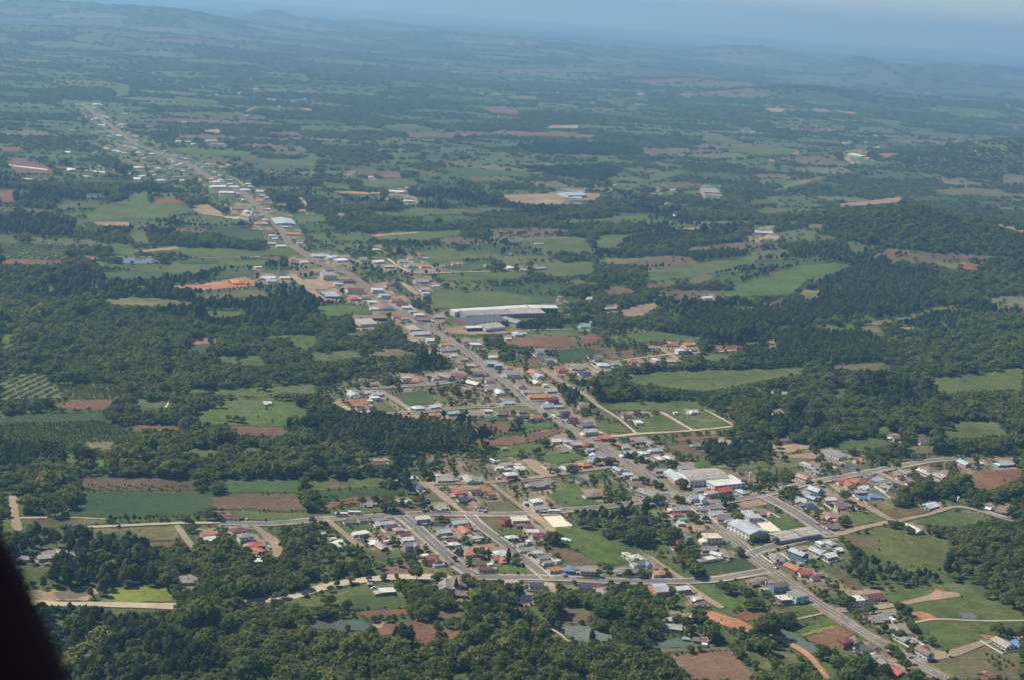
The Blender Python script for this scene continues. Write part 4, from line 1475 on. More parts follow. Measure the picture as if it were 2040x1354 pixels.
def src_tree(kind, seed, nleaf, mat_, **k):
    cm, tm, (cv, cf, tv, tf) = tree_meshes(kind, seed, nleaf, mat_, **k)
    return source('tree_shape', [((cv, cf), 0), ((tv, tf), 1)], [mat_, M_BARK])
def src_clump(kind, seed, mat_, n_=5, R=9.0, nleaf=70, H=9.0):
    rg = np.random.default_rng(seed); parts = []
    for i in range(n_):
        cv, cf = crown(kind, rg, nleaf, H=H * rg.uniform(.75, 1.15), leaf=1.15)
        a = 2 * math.pi * i / n_ + rg.random(); d = R * rg.uniform(.25, .8) if i else 0
        parts.append(((cv + np.array([d * math.cos(a), d * math.sin(a), -.25 * H]), cf), 0))
    return source('grove_shape', parts, [mat_])
def collection(name, objs):
    c = bpy.data.collections.new(name)
    for o in objs: c.objects.link(o)
    return c
near_b = collection('wood_shapes', [src_tree('b', 100 + i, 330, M_LEAF if i % 4 else M_LIGHT, spread=1.0 + .12 * (i % 3)) for i in range(7)] + [src_tree('b', 130 + i, 300, M_EUC) for i in range(2)])
hill_b = collection('hill_wood_shapes', [src_tree('b', 160 + i, 300, M_HILL if i % 4 else M_LEAF) for i in range(5)])
near_d = collection('grove_tree_shapes', [src_tree('b', 200 + i, 300, M_CON if i % 3 else M_EUC, spread=.62) for i in range(5)])
shrubs = collection('shrub_shapes', [src_tree('b', 300 + i, 110, M_LEAF if i < 3 else M_LIGHT, leaf=1.0) for i in range(4)])
mid_b = collection('grove_shapes', [src_clump('b', 400 + i, M_LEAF if i % 4 else M_EUC) for i in range(6)])
mid_d = collection('plantation_shapes', [src_clump('b', 450 + i, M_CON, n_=8, nleaf=50, H=12) for i in range(3)])
_gn = {}
def scatter(name, P, Z, sc, szc, coll, label, seed):
    """One object: points carrying a scale, with shapes picked from a collection by geometry nodes."""
    if len(P) == 0: return
    rg = np.random.default_rng(seed)
    me = bpy.data.meshes.new(name); me.vertices.add(len(P))
    me.vertices.foreach_set('co', np.column_stack([P, Z]).astype(np.float32).ravel())
    a = me.attributes.new('s', 'FLOAT_VECTOR', 'POINT'); a.data.foreach_set('vector', np.column_stack([sc, sc, szc]).astype(np.float32).ravel())
    a = me.attributes.new('r', 'FLOAT_VECTOR', 'POINT'); a.data.foreach_set('vector', np.column_stack([rg.normal(size=len(P)) * .04, rg.normal(size=len(P)) * .04, rg.random(len(P)) * 6.28]).astype(np.float32).ravel())
    o = link(name, me); tag(o, label, None, None, 'stuff')
    if coll.name not in _gn:
        g = bpy.data.node_groups.new('plant_' + coll.name, 'GeometryNodeTree')
        g.interface.new_socket('Geometry', in_out='INPUT', socket_type='NodeSocketGeometry'); g.interface.new_socket('Geometry', in_out='OUTPUT', socket_type='NodeSocketGeometry')
        gi = g.nodes.new('NodeGroupInput'); go = g.nodes.new('NodeGroupOutput')
        ci = g.nodes.new('GeometryNodeCollectionInfo'); ci.inputs['Collection'].default_value = coll
        ci.inputs['Separate Children'].default_value = True; ci.inputs['Reset Children'].default_value = True
        ip = g.nodes.new('GeometryNodeInstanceOnPoints'); ip.inputs['Pick Instance'].default_value = True
        rv = g.nodes.new('FunctionNodeRandomValue'); rv.data_type = 'INT'; rv.inputs['Min'].default_value = 0 if 'Min' in rv.inputs else 0
        mn = [s_ for s_ in rv.inputs if s_.name == 'Min' and s_.type == 'INT'][0]; mx = [s_ for s_ in rv.inputs if s_.name == 'Max' and s_.type == 'INT'][0]
        mn.default_value = 0; mx.default_value = len(coll.objects) - 1
        iv = [s_ for s_ in rv.outputs if s_.type == 'INT'][0]
        def att_(nm_):
            t_ = g.nodes.new('GeometryNodeInputNamedAttribute'); t_.data_type = 'FLOAT_VECTOR'; t_.inputs['Name'].default_value = nm_
            return [s_ for s_ in t_.outputs if s_.type == 'VECTOR'][0]
        g.links.new(gi.outputs[0], ip.inputs['Points']); g.links.new(ci.outputs[0], ip.inputs['Instance']); g.links.new(iv, ip.inputs['Instance Index'])
        g.links.new(att_('s'), ip.inputs['Scale']); g.links.new(att_('r'), ip.inputs['Rotation']); g.links.new(ip.outputs[0], go.inputs[0])
        _gn[coll.name] = g
    md = o.modifiers.new('plants', 'NODES'); md.node_group = _gn[coll.name]
    return o
# houses need clear ground: mark each roof and the yard before it in the raster
for h_ in houses: shade_house(*h_[:3])
for q in ('895,604 1112,602 1112,632 1045,652 1000,668 920,668 890,640', '1315,930 1425,928 1482,950 1482,972 1420,972 1400,965 1365,962 1345,960 1318,945',
          '1448,1030 1490,1028 1660,1060 1640,1075 1550,1082 1500,1075 1450,1062', '700,622 770,622 775,645 700,648', '1290,1156 1336,1158 1336,1184 1290,1184', '1555,1168 1612,1165 1612,1206 1553,1206',
          '1715,975 1775,975 1778,1002 1730,1006 1712,985', '1484,935 1508,935 1505,965 1484,965', '1900,985 1918,985 1918,1008 1900,1008', '470,418 515,412 518,440 472,440', '1110,1064 1142,1064 1142,1086 1110,1086'):
    paint(pts(q), 5)
far_list = []
for q in FAR.split():
    a, b__, c_ = map(float, q.split(',')); far_list.append((130 + a / 5.015, 200 + b__ / 5.015, c_ * .95))
for q in FAR2.split():
    a, b__, c_ = map(float, q.split(',')); far_list.append((a, b__, c_ * .85))
_r = random.Random(15); _P = SR[0]; _g = np.gradient(_P, axis=0); _k = [i for i in range(len(_P)) if 2900 < math.hypot(*_P[i]) < 6200]
for _ in range(120):                               # smaller houses in the far part of the long village
    i = _r.choice(_k); v = _g[i] / np.linalg.norm(_g[i]); o = _r.choice((-1, 1)) * _r.choice((13, 15, 18, 24, 34)) * _r.uniform(.9, 1.3); q = _P[i] + np.array([-v[1], v[0]]) * o
    x_, y_ = project(q[0], q[1], height(q[0], q[1]) + 3.5); far_list.append((float(x_), float(y_), _r.uniform(7, 12) * FPX / math.hypot(q[0], q[1])))
for h_ in far_list: shade_house(h_[0], h_[1], h_[2] * 1.0)
def cand(D0, D1, sp, seed, half=25.5):
    n_r = int((D1 - D0) / sp); w_ = D1 * math.tan(math.radians(half))
    xs = np.arange(-w_, w_, sp); ys = np.arange(D0 * .86, D1, sp)
    X, Y = np.meshgrid(xs, ys); rg = np.random.default_rng(seed)
    X = X + rg.uniform(-.46, .46, X.shape) * sp; Y = Y + rg.uniform(-.46, .46, X.shape) * sp
    D = np.hypot(X, Y); k = (D >= D0) & (D < D1) & (np.abs(np.arctan2(X, Y)) < math.radians(half))
    return X[k], Y[k], rg
def grow(D0, D1, sp, seed, hmean, clump=False):
    X, Y, rg = cand(D0, D1, sp, seed); Z = height(X, Y)
    px, py = project(X, Y, Z); L = lu(px, py); D = np.sqrt(X * X + Y * Y + (CAM_H - Z) ** 2)
    n1 = fbm(X, Y, 130, 61, 3); n2 = fbm(X, Y, 38, 62, 2)
    op, hk = openness(X, Y)
    inside = (px > 0) & (px < 2040) & (py > 0) & (py < 1354)
    p = np.where(L == 0, np.where(op, .07, np.where((n1 < .38) & (D < 2600), .50, .96)), 0.0)
    p = np.where((L == 3), np.where(n2 > .46, .56, .20), p)
    p = np.where((L == 3) & (D > 3000), p * .9, p); p = np.where(L == 4, 1.0, p); p = np.where(L == 1, .004 if not clump else .0, p)
    k = rg.random(len(X)) < p
    H = hmean * np.exp(rg.normal(size=len(X)) * .30) * (.72 + .56 * n1)
    H = np.where(L == 3, H * rg.uniform(.42, .85, len(X)), H); H = np.where(L == 4, hmean * rg.uniform(.95, 1.1, len(X)), H); H = np.where((L == 0) & op, H * .7, H)
    # a tree whose crown would stand before an open field seen in the photograph is a lower one
    for f_, red in ((.9, .55), (.6, .5)):
        hp = H * FPX / D * f_ * .97; L2 = lu(px, py - hp); bad = ((L2 == 1) | (L2 == 2) | (L2 == 5)) & (L != 4); H = np.where(bad, H * red, H)
    k &= H > 1.5
    return X[k], Y[k], Z[k], H[k], L[k], D[k], px[k], py[k], rg
allt = grow(560, 2250, 5.7, 11, 8.4)
b2 = grow(2250, 3900, 7.4, 12, 8.2)
c2 = grow(3900, 7000, 17.0, 13, 8.0, True)
d2 = grow(7000, 14000, 38.0, 14, 8.0, True)
e2 = grow(14000, 26000, 85.0, 15, 8.0, True)
# nearest trees of the woods become single things; the rest are woodland
TL = [t.split(',') for t in TREES.split()]
TL = [(float(a), float(b_), float(c_), d_) for a, b_, c_, d_ in TL if float(c_) > 0]
X, Y, Z, H, L, D, px, py, rg = allt
vis = (px > 5) & (px < 2035) & (py - H * FPX / D < 1345) & (py > 1100) & (H > 5) & ~((px < 145) & (py > 1060 + (px) * 2.2))
order = np.argsort(-(H / D) + (~vis) * 1e3); nsel = max(0, 300 - len(TL)); sel = np.zeros(len(X), bool); sel[order[:nsel]] = True
near_sel = [(X[i], Y[i], Z[i], H[i], L[i], px[i], py[i]) for i in order[:nsel]]
def put(name, T, mask, coll, label, seed, tall=1.0):
    X, Y, Z, H = (T[i][mask] for i in range(4)); rg = np.random.default_rng(seed)
    s = H / 10; scatter(name, np.column_stack([X, Y]), Z - .05, s * rg.uniform(.9, 1.25, len(s)) * (1 if tall == 1 else .9), s * tall, coll, label, seed)
pl = (L == 4); eu = fbm(X, Y, 170, 81, 2) > .60
put('woodland', allt, ~sel & ~pl & ~eu & (L != 3) & (H > 3.4), near_b, 'broadleaf woods and tree belts between the fields', 1)
put('tall_grove', allt, ~sel & ~pl & eu & (L != 3) & (H > 3.4), near_d, 'taller narrow trees standing in groves in the woods', 2, 1.35)
put('plantation', allt, ~sel & pl, near_d, 'dark even rows of planted timber trees', 3, 1.2)
put('garden_trees', allt, ~sel & (L == 3) & (H > 1.8), near_b, 'garden trees and shrubs between the houses', 4)
put('scrub', allt, ~sel & (H <= 3.4) & (L != 3), shrubs, 'low scrub along field edges', 5)
L_ = b2[4]; eu = fbm(b2[0], b2[1], 170, 81, 2) > .60
hl = (b2[2] > 22) & (L_ != 4)
put('woodland', b2, hl, hill_b, 'sunlit-toned woods covering the rounded hill', 18)
put('woodland', b2, (L_ != 4) & ~eu & ~hl, near_b, 'broadleaf woods on the far side of the town', 6)
put('tall_grove', b2, (L_ != 4) & eu & ~hl, near_d, 'groves of taller trees beyond the town', 7, 1.3)
put('plantation', b2, L_ == 4, near_d, 'dark planted woods below the wooded hill', 8, 1.25)
put('woodland', c2, (c2[4] != 4), mid_b, 'woods between the distant fields', 9)
put('plantation', c2, (c2[4] == 4), mid_d, 'distant dark plantations', 10)
T = d2; s = np.full(len(T[0]), 2.2); scatter('woodland', np.column_stack([T[0], T[1]]), T[2], s * np.random.default_rng(5).uniform(.8, 1.2, len(s)), T[3] / 10 * 1.3, mid_b, 'hazy woods on the far plain', 16)
T = e2; s = np.full(len(T[0]), 4.8); scatter('woodland', np.column_stack([T[0], T[1]]), T[2], s * np.random.default_rng(6).uniform(.8, 1.2, len(s)), T[3] / 10 * 2.0, mid_b, 'woods on the farthest blue hills', 17)
# low garden shrubs and hedges round the houses
X, Y, rg = cand(600, 2400, 4.2, 21); Z = height(X, Y); px, py = project(X, Y, Z); L = lu(px, py); kd = lu(px, py, KEY)
k = (rg.random(len(X)) < np.where(kd == 1, .30, np.where(L == 3, .16, np.where((L == 1), .006, 0)))) & (L != 2) & (L != 5); H = rg.uniform(1.0, 3.0, len(X)) * np.where(L == 1, .6, 1)
scatter('garden_shrubs', np.column_stack([X[k], Y[k]]), Z[k], H[k] / 10 * 1.3, H[k] / 10, shrubs, 'low garden shrubs and hedges round the houses', 22)
# orchards: rows of small trees following the photograph's rows
def orchard(poly, row, gap, H, ang, coll, name, label, seed):
    P = batch([poly])[0]; xs = np.arange(P[:, 0].min() - 80, P[:, 0].max() + 80, row); c, s = math.cos(ang), math.sin(ang); cx, cy = P.mean(0)
    R_ = np.max(np.hypot(P[:, 0] - cx, P[:, 1] - cy)); u = np.arange(-R_, R_, row); v = np.arange(-R_, R_, gap); U, W_ = np.meshgrid(u, v)
    rg = np.random.default_rng(seed); W_ = W_ + rg.uniform(-.2, .2, W_.shape) * gap
    X = cx + U * c - W_ * s; Y = cy + U * s + W_ * c; k = pip([tuple(q) for q in P], X, Y) & (rg.random(X.shape) < .95)
    X, Y = X[k], Y[k]; h = H * rg.uniform(.75, 1.2, len(X)); sc = h / 10
    scatter(name, np.column_stack([X, Y]), height(X, Y), sc * 1.1, sc, coll, label, seed)
for i, (kind, p) in enumerate(fields):
    if kind == 'orchard1': orchard(p, 11.0, 4.0, 3.1, -.18, shrubs, 'orchard_trees', 'even rows of low orchard trees', 500 + i)
    if kind == 'orchard2': orchard(p, 7.0, 3.6, 3.0, -.25, shrubs, 'orchard_trees', 'close rows of dark orchard trees', 500 + i)
    if kind == 'cropola': orchard(p, 5.5, 4.2, 3.2, 1.25, shrubs, 'orchard_trees', 'large orchard of low yellow-green rows', 500 + i)
orchard(pts('1955,1306 1968,1300 2018,1318 2020,1330 1985,1332'), 7, 5.5, 2.6, .4, shrubs, 'orchard_trees', 'loose rows of saplings on the fallow slope', 560)
orchard(pts('155,965 385,966 388,975 160,975'), 9, 4, 2.0, 1.2, shrubs, 'bushes', 'thin bushes in the brown row crop', 561)
# ------------------------------------------------------------------ labels: where a thing stands, in words
ANCH = [('the round dark pond', 1047, 1193), ('the white sand court', 1110, 1038), ('the blue-roofed walled house', 1744, 985), ('the vaulted school hall', 1393, 944),
 ('the big grey gymnasium', 1487, 1047), ('the mint-green building', 1589, 1185), ('the red two-storey house', 1685, 1272), ('the dark triangular crop', 1455, 1128),
 ('the white water tank', 1495, 945), ('the factory roofs', 985, 635), ('the white church', 493, 429), ('the lattice mast', 556, 540), ('the twin white silos', 1125, 1074),
 ('the two parked buses', 693, 1025), ('the muddy pond', 675, 1245), ('the yellow field', 270, 1185), ('the arched grey shed', 1314, 1170), ('the blue-grey mulched field', 1170, 1262),
 ('the mint silo tower', 1176, 650), ('the dead-end dirt road', 1870, 1190), ('the double avenue foot', 940, 1146), ('the orange building site', 430, 573),
 ('the long dark barn', 736, 632), ('the far white factory', 1141, 388), ('the orange-roofed shop', 1073, 786), ('the short white silo', 1908, 996),
 ('the small blue pond', 645, 622), ('the triangular dirt-track lots', 1340, 845), ('the shop road junction', 1175, 870), ('the lone pasture tree', 1984, 1260),
 ('the blocks of red soil', 1100, 682), ('the brown crop strip', 270, 964), ('the bare lane lot', 1070, 930), ('the pale dirt road bend', 600, 1180), ('the tan dirt lane', 530, 1066),
 ('the tan dirt yards', 640, 570), ('the tan lot by the church', 415, 418), ('the hillside green pasture', 1600, 560), ('the dark planted wood', 1600, 630), ('the right-edge ploughed field', 1970, 955)]
_used = {}
ORD = ['nearest', 'second nearest', 'third nearest', 'fourth nearest', 'fifth nearest', 'sixth nearest', 'seventh nearest', 'eighth nearest', 'ninth nearest', 'tenth nearest', 'eleventh nearest', 'twelfth nearest']
def where(x_, y_):
    d = [((x_ - a[1]) ** 2 + (1.6 * (y_ - a[2])) ** 2, a) for a in ANCH]; dd, a = min(d, key=lambda t: t[0])
    dx, dy = x_ - a[1], 1.6 * (y_ - a[2])
    if abs(dx) > 1.2 * abs(dy): s = 'right of' if dx > 0 else 'left of'
    else: s = 'below' if dy > 0 else 'above'
    return s + ' ' + a[0], dd
def singular_labels(items):
    """items: (look, x, y) -> one label each; look-alikes near one landmark are told apart by their nearness to it."""
    keys = {}; out = [None] * len(items)
    for i, (look, x_, y_) in enumerate(items):
        wd_, dd = where(x_, y_); keys.setdefault((look, wd_), []).append((dd, i))
    for (look, wd_), l in keys.items():
        l.sort()
        for r_, (dd, i) in enumerate(l):
            out[i] = f'{look} {wd_}' if len(l) == 1 else f'{look} {wd_}, {ORD[min(r_, 11)]}'
    return out
# single trees
KN = {'b': ('broadleaf_tree', 'rounded green tree'), 'd': ('conifer_tree', 'tall narrow dark tree'), 'y': ('broadleaf_tree', 'yellow-green tree'), 'c': ('cypress_tree', 'dark columnar cypress'), 's': ('young_tree', 'thin young tree')}
PROT = {}
for kd, mt_, nl in (('b', M_LEAF, 420), ('d', M_CON, 360), ('y', M_LIGHT, 420), ('c', M_CON, 260), ('s', M_LEAF, 120)):
    PROT[kd] = [tree_meshes('b' if kd == 'y' else kd, 600 + ord(kd) + i, nl, mt_)[:2] for i in range(3)]
T0 = at(np.array([t[0] for t in TL]), np.array([t[1] for t in TL])); 
def look_of(h, kd):
    if kd == 'b': return ('small round green tree' if h < 7.5 else 'medium round green tree' if h < 10 else 'large dark green tree')
    return {'d': 'tall narrow dark tree', 'y': 'yellow-green leafy tree', 'c': 'dark columnar cypress', 's': 'thin young tree'}[kd]
labs = singular_labels([(look_of(t[2], t[3]), t[0], t[1]) for t in TL])
def plant_tree(kd, i, p, h, label, group=None):
    cm, tm = PROT[kd][i % 3]
    e = empty(KN[kd][0], (p[0], p[1], float(height(p[0], p[1]))), random.random() * 6.28); s = h / 10
    e.scale = (s * random.uniform(.92, 1.15), s * random.uniform(.92, 1.15), s)
    tag(e, label, 'tree', group)
    link('trunk', tm, e); link('crown', cm, e)
for i, (t, lb) in enumerate(zip(TL, labs)): plant_tree(t[3], i, T0[i], t[2], lb)
def zone(x_, y_):
    if y_ > 1180 and x_ < 620: return 'bottom left wood', 'the bottom left wood'
    if y_ > 1180 and x_ < 1060: return 'bottom centre wood', 'the bottom centre wood'
    if y_ > 1180 and x_ < 1420: return 'bottom edge wood right of centre', 'the bottom farm wood'
    if y_ > 1180: return 'bottom right trees', 'the bottom right trees'
    if x_ < 720: return 'left middle wood', 'the wood by the pale road'
    return 'right middle wood', 'the woods right of town'
for i, t in enumerate(near_sel):
    zn, zl = zone(t[5], t[6]); plant_tree('b', i + int(t[3] * 7), (t[0], t[1]), t[3], 'bushy broadleaf tree among others in ' + zl, 'trees of the ' + zn)
# ------------------------------------------------------------------ building materials
def plain_mat(name, c, var=.12, sc=.8, rough=.8, spec=.25, stripes=None, metal=0.0):
    m, n, b = new_mat(name); co = coords(n)
    col = ramp(n, noise(n, co, sc, 4, .65), [(.3, scl(c, 1 - var)), (.7, scl(c, 1 + var))])
    col = mix(n, col, ramp(n, noise(n, co, sc * .16, 3, .6), [(.35, scl((1, .96, .91), 1 - var * 1.3)), (.65, (1.05, 1.05, 1.05))]), .7, 'MULTIPLY')
    if stripes:
        wv = n.nodes.new('ShaderNodeTexWave'); wv.wave_type = 'BANDS'; wv.bands_direction = 'X'; wv.inputs['Scale'].default_value = stripes; wv.inputs['Distortion'].default_value = .3
        n.links.new(co, wv.inputs['Vector']); bp = n.nodes.new('ShaderNodeBump'); bp.inputs['Strength'].default_value = .35; bp.inputs['Distance'].default_value = .12
        n.links.new(wv.outputs['Fac'], bp.inputs['Height']); n.links.new(bp.outputs[0], b.inputs['Normal'])
        col = mix(n, col, ramp(n, wv.outputs['Fac'], [(.2, (.86, .86, .86)), (.8, (1.08, 1.08, 1.08))]), .8, 'MULTIPLY')
    n.links.new(col, b.inputs['Base Color']); b.inputs['Roughness'].default_value = rough; b.inputs['Specular IOR Level'].default_value = spec; b.inputs['Metallic'].default_value = metal
    return m
ROOFC = {'o': ('orange_tiles', (.50, .20, .09), 'orange'), 'v': ('vermilion_tiles', (.46, .115, .065), 'bright red'), 'r': ('maroon_tiles', (.17, .058, .050), 'dark red'),
         'b': ('weathered_brown_tiles', (.24, .155, .125), 'brown'), 'g': ('grey_fibre_cement', (.29, .265, .24), 'grey'), 'w': ('white_metal_roof', (.66, .64, .60), 'white'),
         'l': ('pale_blue_metal_roof', (.43, .465, .49), 'pale blue'), 'k': ('charcoal_tiles', (.062, .068, .082), 'charcoal'), 't': ('pale_tan_roof', (.39, .345, .295), 'pale tan'),
         'p': ('faded_pink_tiles', (.47, .28, .235), 'faded pink'), 'y': ('cream_roof', (.64, .57, .42), 'cream'), 's': ('slate_blue_roof', (.20, .23, .28), 'slate blue'),
         'u': ('bright_blue_tiles', (.13, .24, .46), 'bright blue'), 'n': ('green_metal_roof', (.22, .43, .34), 'green'), 'e': ('teal_roof', (.10, .42, .44), 'teal')}
WALLC = {'w': ('white_wall', (.72, .70, .66), 'white'), 'c': ('cream_wall', (.66, .58, .42), 'cream'), 'b': ('blue_wall', (.16, .28, .44), 'blue'), 'g': ('grey_wall', (.36, .35, .33), 'grey'),
         'r': ('brick_wall', (.42, .14, .085), 'brick red'), 'n': ('mint_wall', (.44, .66, .54), 'mint green'), 'y': ('yellow_wall', (.66, .49, .19), 'yellow'), 'o': ('orange_wall', (.62, .30, .14), 'orange'),
         't': ('timber_wall', (.22, .16, .12), 'timber'), 'p': ('pink_wall', (.62, .43, .39), 'pink'), 'e': ('teal_wall', (.07, .46, .46), 'teal'), 'l': ('pale_blue_wall', (.46, .58, .70), 'pale blue')}
RM = {k: plain_mat(v[0], v[1], .26, .7, .7 if k not in 'wl' else .5, .3, 2.2) for k, v in ROOFC.items()}
WM = {k: plain_mat(v[0], v[1], .07, .5) for k, v in WALLC.items()}
M_GLASS = plain_mat('dark_window_glass', (.035, .042, .052), .2, .8, .15, .5); M_FRAME = plain_mat('pale_window_frame', (.62, .60, .56)); M_DOOR = plain_mat('brown_door', (.16, .085, .05))
M_CONC = plain_mat('concrete', (.40, .38, .35), .15); M_DARK = plain_mat('dark_paint_and_shade', (.045, .042, .040)); M_TIN = plain_mat('galvanised_metal', (.42, .43, .44), .1, 1, .4)
def boxv(x0, x1, y0, y1, z0, z1):
    return [(x0, y0, z0), (x1, y0, z0), (x1, y1, z0), (x0, y1, z0), (x0, y0, z1), (x1, y0, z1), (x1, y1, z1), (x0, y1, z1)], \
           [(0, 3, 2, 1), (4, 5, 6, 7), (0, 1, 5, 4), (1, 2, 6, 5), (2, 3, 7, 6), (3, 0, 4, 7)]
class MB:
    def __init__(s): s.v = []; s.f = []; s.m = []
    def add(s, vf, mi=0):
        k = len(s.v); s.v += list(vf[0]); s.f += [tuple(i + k for i in f) for f in vf[1]]; s.m += [mi] * len(vf[1]); return s
    def box(s, *a, mi=0): return s.add(boxv(*a), mi)
    def build(s, name, mats, parent=None, loc=None, rotz=0):
        me = mesh(name, s.v, s.f, s.m); return link(name, me, parent, loc, rotz, mats)
def slab(P, t):
    """Closed plate of thickness t from an outline (top points)."""
    n_ = len(P); V = list(P) + [(p[0], p[1], p[2] - t) for p in P]
    return V, [tuple(range(n_)), tuple(range(2 * n_ - 1, n_ - 1, -1))] + [(i, i + n_, (i + 1) % n_ + n_, (i + 1) % n_) for i in range(n_)]
def gable_roof(b, x0, x1, y0, y1, z, rise, o=.6):
    """Ridge along X."""
    ym = (y0 + y1) / 2; dz = rise / ((y1 - y0) / 2) * o
    b.add(slab([(x0 - o, y0 - o, z - dz), (x1 + o, y0 - o, z - dz), (x1 + o, ym, z + rise), (x0 - o, ym, z + rise)], .16))
    b.add(slab([(x0 - o, ym, z + rise + .004), (x1 + o, ym, z + rise + .004), (x1 + o, y1 + o, z - dz), (x0 - o, y1 + o, z - dz)], .16))
def hip_roof(b, x0, x1, y0, y1, z, rise, o=.65):
    hw = (y1 - y0) / 2 + o; k = min(hw, (x1 - x0) / 2 + o - .3); ym = (y0 + y1) / 2; X0, X1, Y0, Y1 = x0 - o, x1 + o, y0 - o, y1 + o
    zz = z - .12; R0 = (X0 + k, ym, z + rise); R1 = (X1 - k, ym, z + rise)
    V = [(X0, Y0, zz), (X1, Y0, zz), (X1, Y1, zz), (X0, Y1, zz), R0, R1] + [(X0, Y0, zz - .16), (X1, Y0, zz - .16), (X1, Y1, zz - .16), (X0, Y1, zz - .16)]
    b.add((V, [(0, 1, 5, 4), (1, 2, 5), (2, 3, 4, 5), (3, 0, 4), (0, 6, 7, 1), (1, 7, 8, 2), (2, 8, 9, 3), (3, 9, 6, 0), (9, 8, 7, 6)]))
def gable_walls(b, x0, x1, y0, y1, z, rise):
    ym = (y0 + y1) / 2
    V = [(x0, y0, -1), (x1, y0, -1), (x1, y1, -1), (x0, y1, -1), (x0, y0, z), (x1, y0, z), (x1, y1, z), (x0, y1, z), (x0, ym, z + rise - .17), (x1, ym, z + rise - .17)]
    b.add((V, [(0, 1, 5, 4), (1, 2, 6, 9, 5), (2, 3, 7, 6), (3, 0, 4, 8, 7)]))
def window_me(wd, ht):
    b = MB(); f = .12
    b.box(-wd / 2 - f, wd / 2 + f, -.05, .06, -f, ht + f, mi=0); b.box(-wd / 2, -.03, -.09, -.052, 0, ht, mi=1); b.box(.03, wd / 2, -.09, -.052, 0, ht, mi=1)
    me = mesh('window', b.v, b.f, b.m); me.materials.append(M_FRAME); me.materials.append(M_GLASS); return me
W_S, W_L = window_me(1.4, 1.15), window_me(2.3, 1.25)
b_ = MB(); b_.box(-.5, .5, -.07, .05, 0, 2.15); D_ME = mesh('door', b_.v, b_.f); D_ME.materials.append(M_DOOR)
b_ = MB(); b_.box(-1.5, 1.5, -.07, .05, 0, 2.4); G_ME = mesh('garage_door', b_.v, b_.f); G_ME.materials.append(M_TIN)
def road_angle(p):
    best = (1e9, 0)
    for P in SR:
        d = np.hypot(P[:, 0] - p[0], P[:, 1] - p[1]); i = int(np.argmin(d))
        if d[i] < best[0]:
            j = min(i + 1, len(P) - 1); k = max(i - 1, 0); v = P[j] - P[k]; best = (float(d[i]), math.atan2(v[1], v[0]))
    return best
SIZEW = lambda w: 'small' if w < 9 else 'medium-sized' if w < 13.5 else 'large'
FORMW = {'g': 'gabled', 'h': 'hipped', 'f': 'flat', 'x': 'cross-gabled'}
def openings(root, sides, storeys, rnd, wall_h):
    for (ox, oy, ang, ln) in sides:
        n_ = max(1, int(ln / 3.6))
        for st in range(storeys):
            for i in range(n_):
                t = (i + .5) / n_ * ln - ln / 2; dr = (st == 0 and i == n_ // 2 and rnd.random() < .5)
                me_ = (D_ME if rnd.random() < .7 or ln < 8 else G_ME) if dr else (W_S if rnd.random() < .7 else W_L)
                nm_ = ('door' if me_ is D_ME else 'garage_door') if dr else 'window'
                o = link(nm_, me_, root); o.rotation_euler = (0, 0, ang)
                o.location = (ox + t * math.cos(ang), oy + t * math.sin(ang), .02 if dr else 1.0 + st * 2.8)
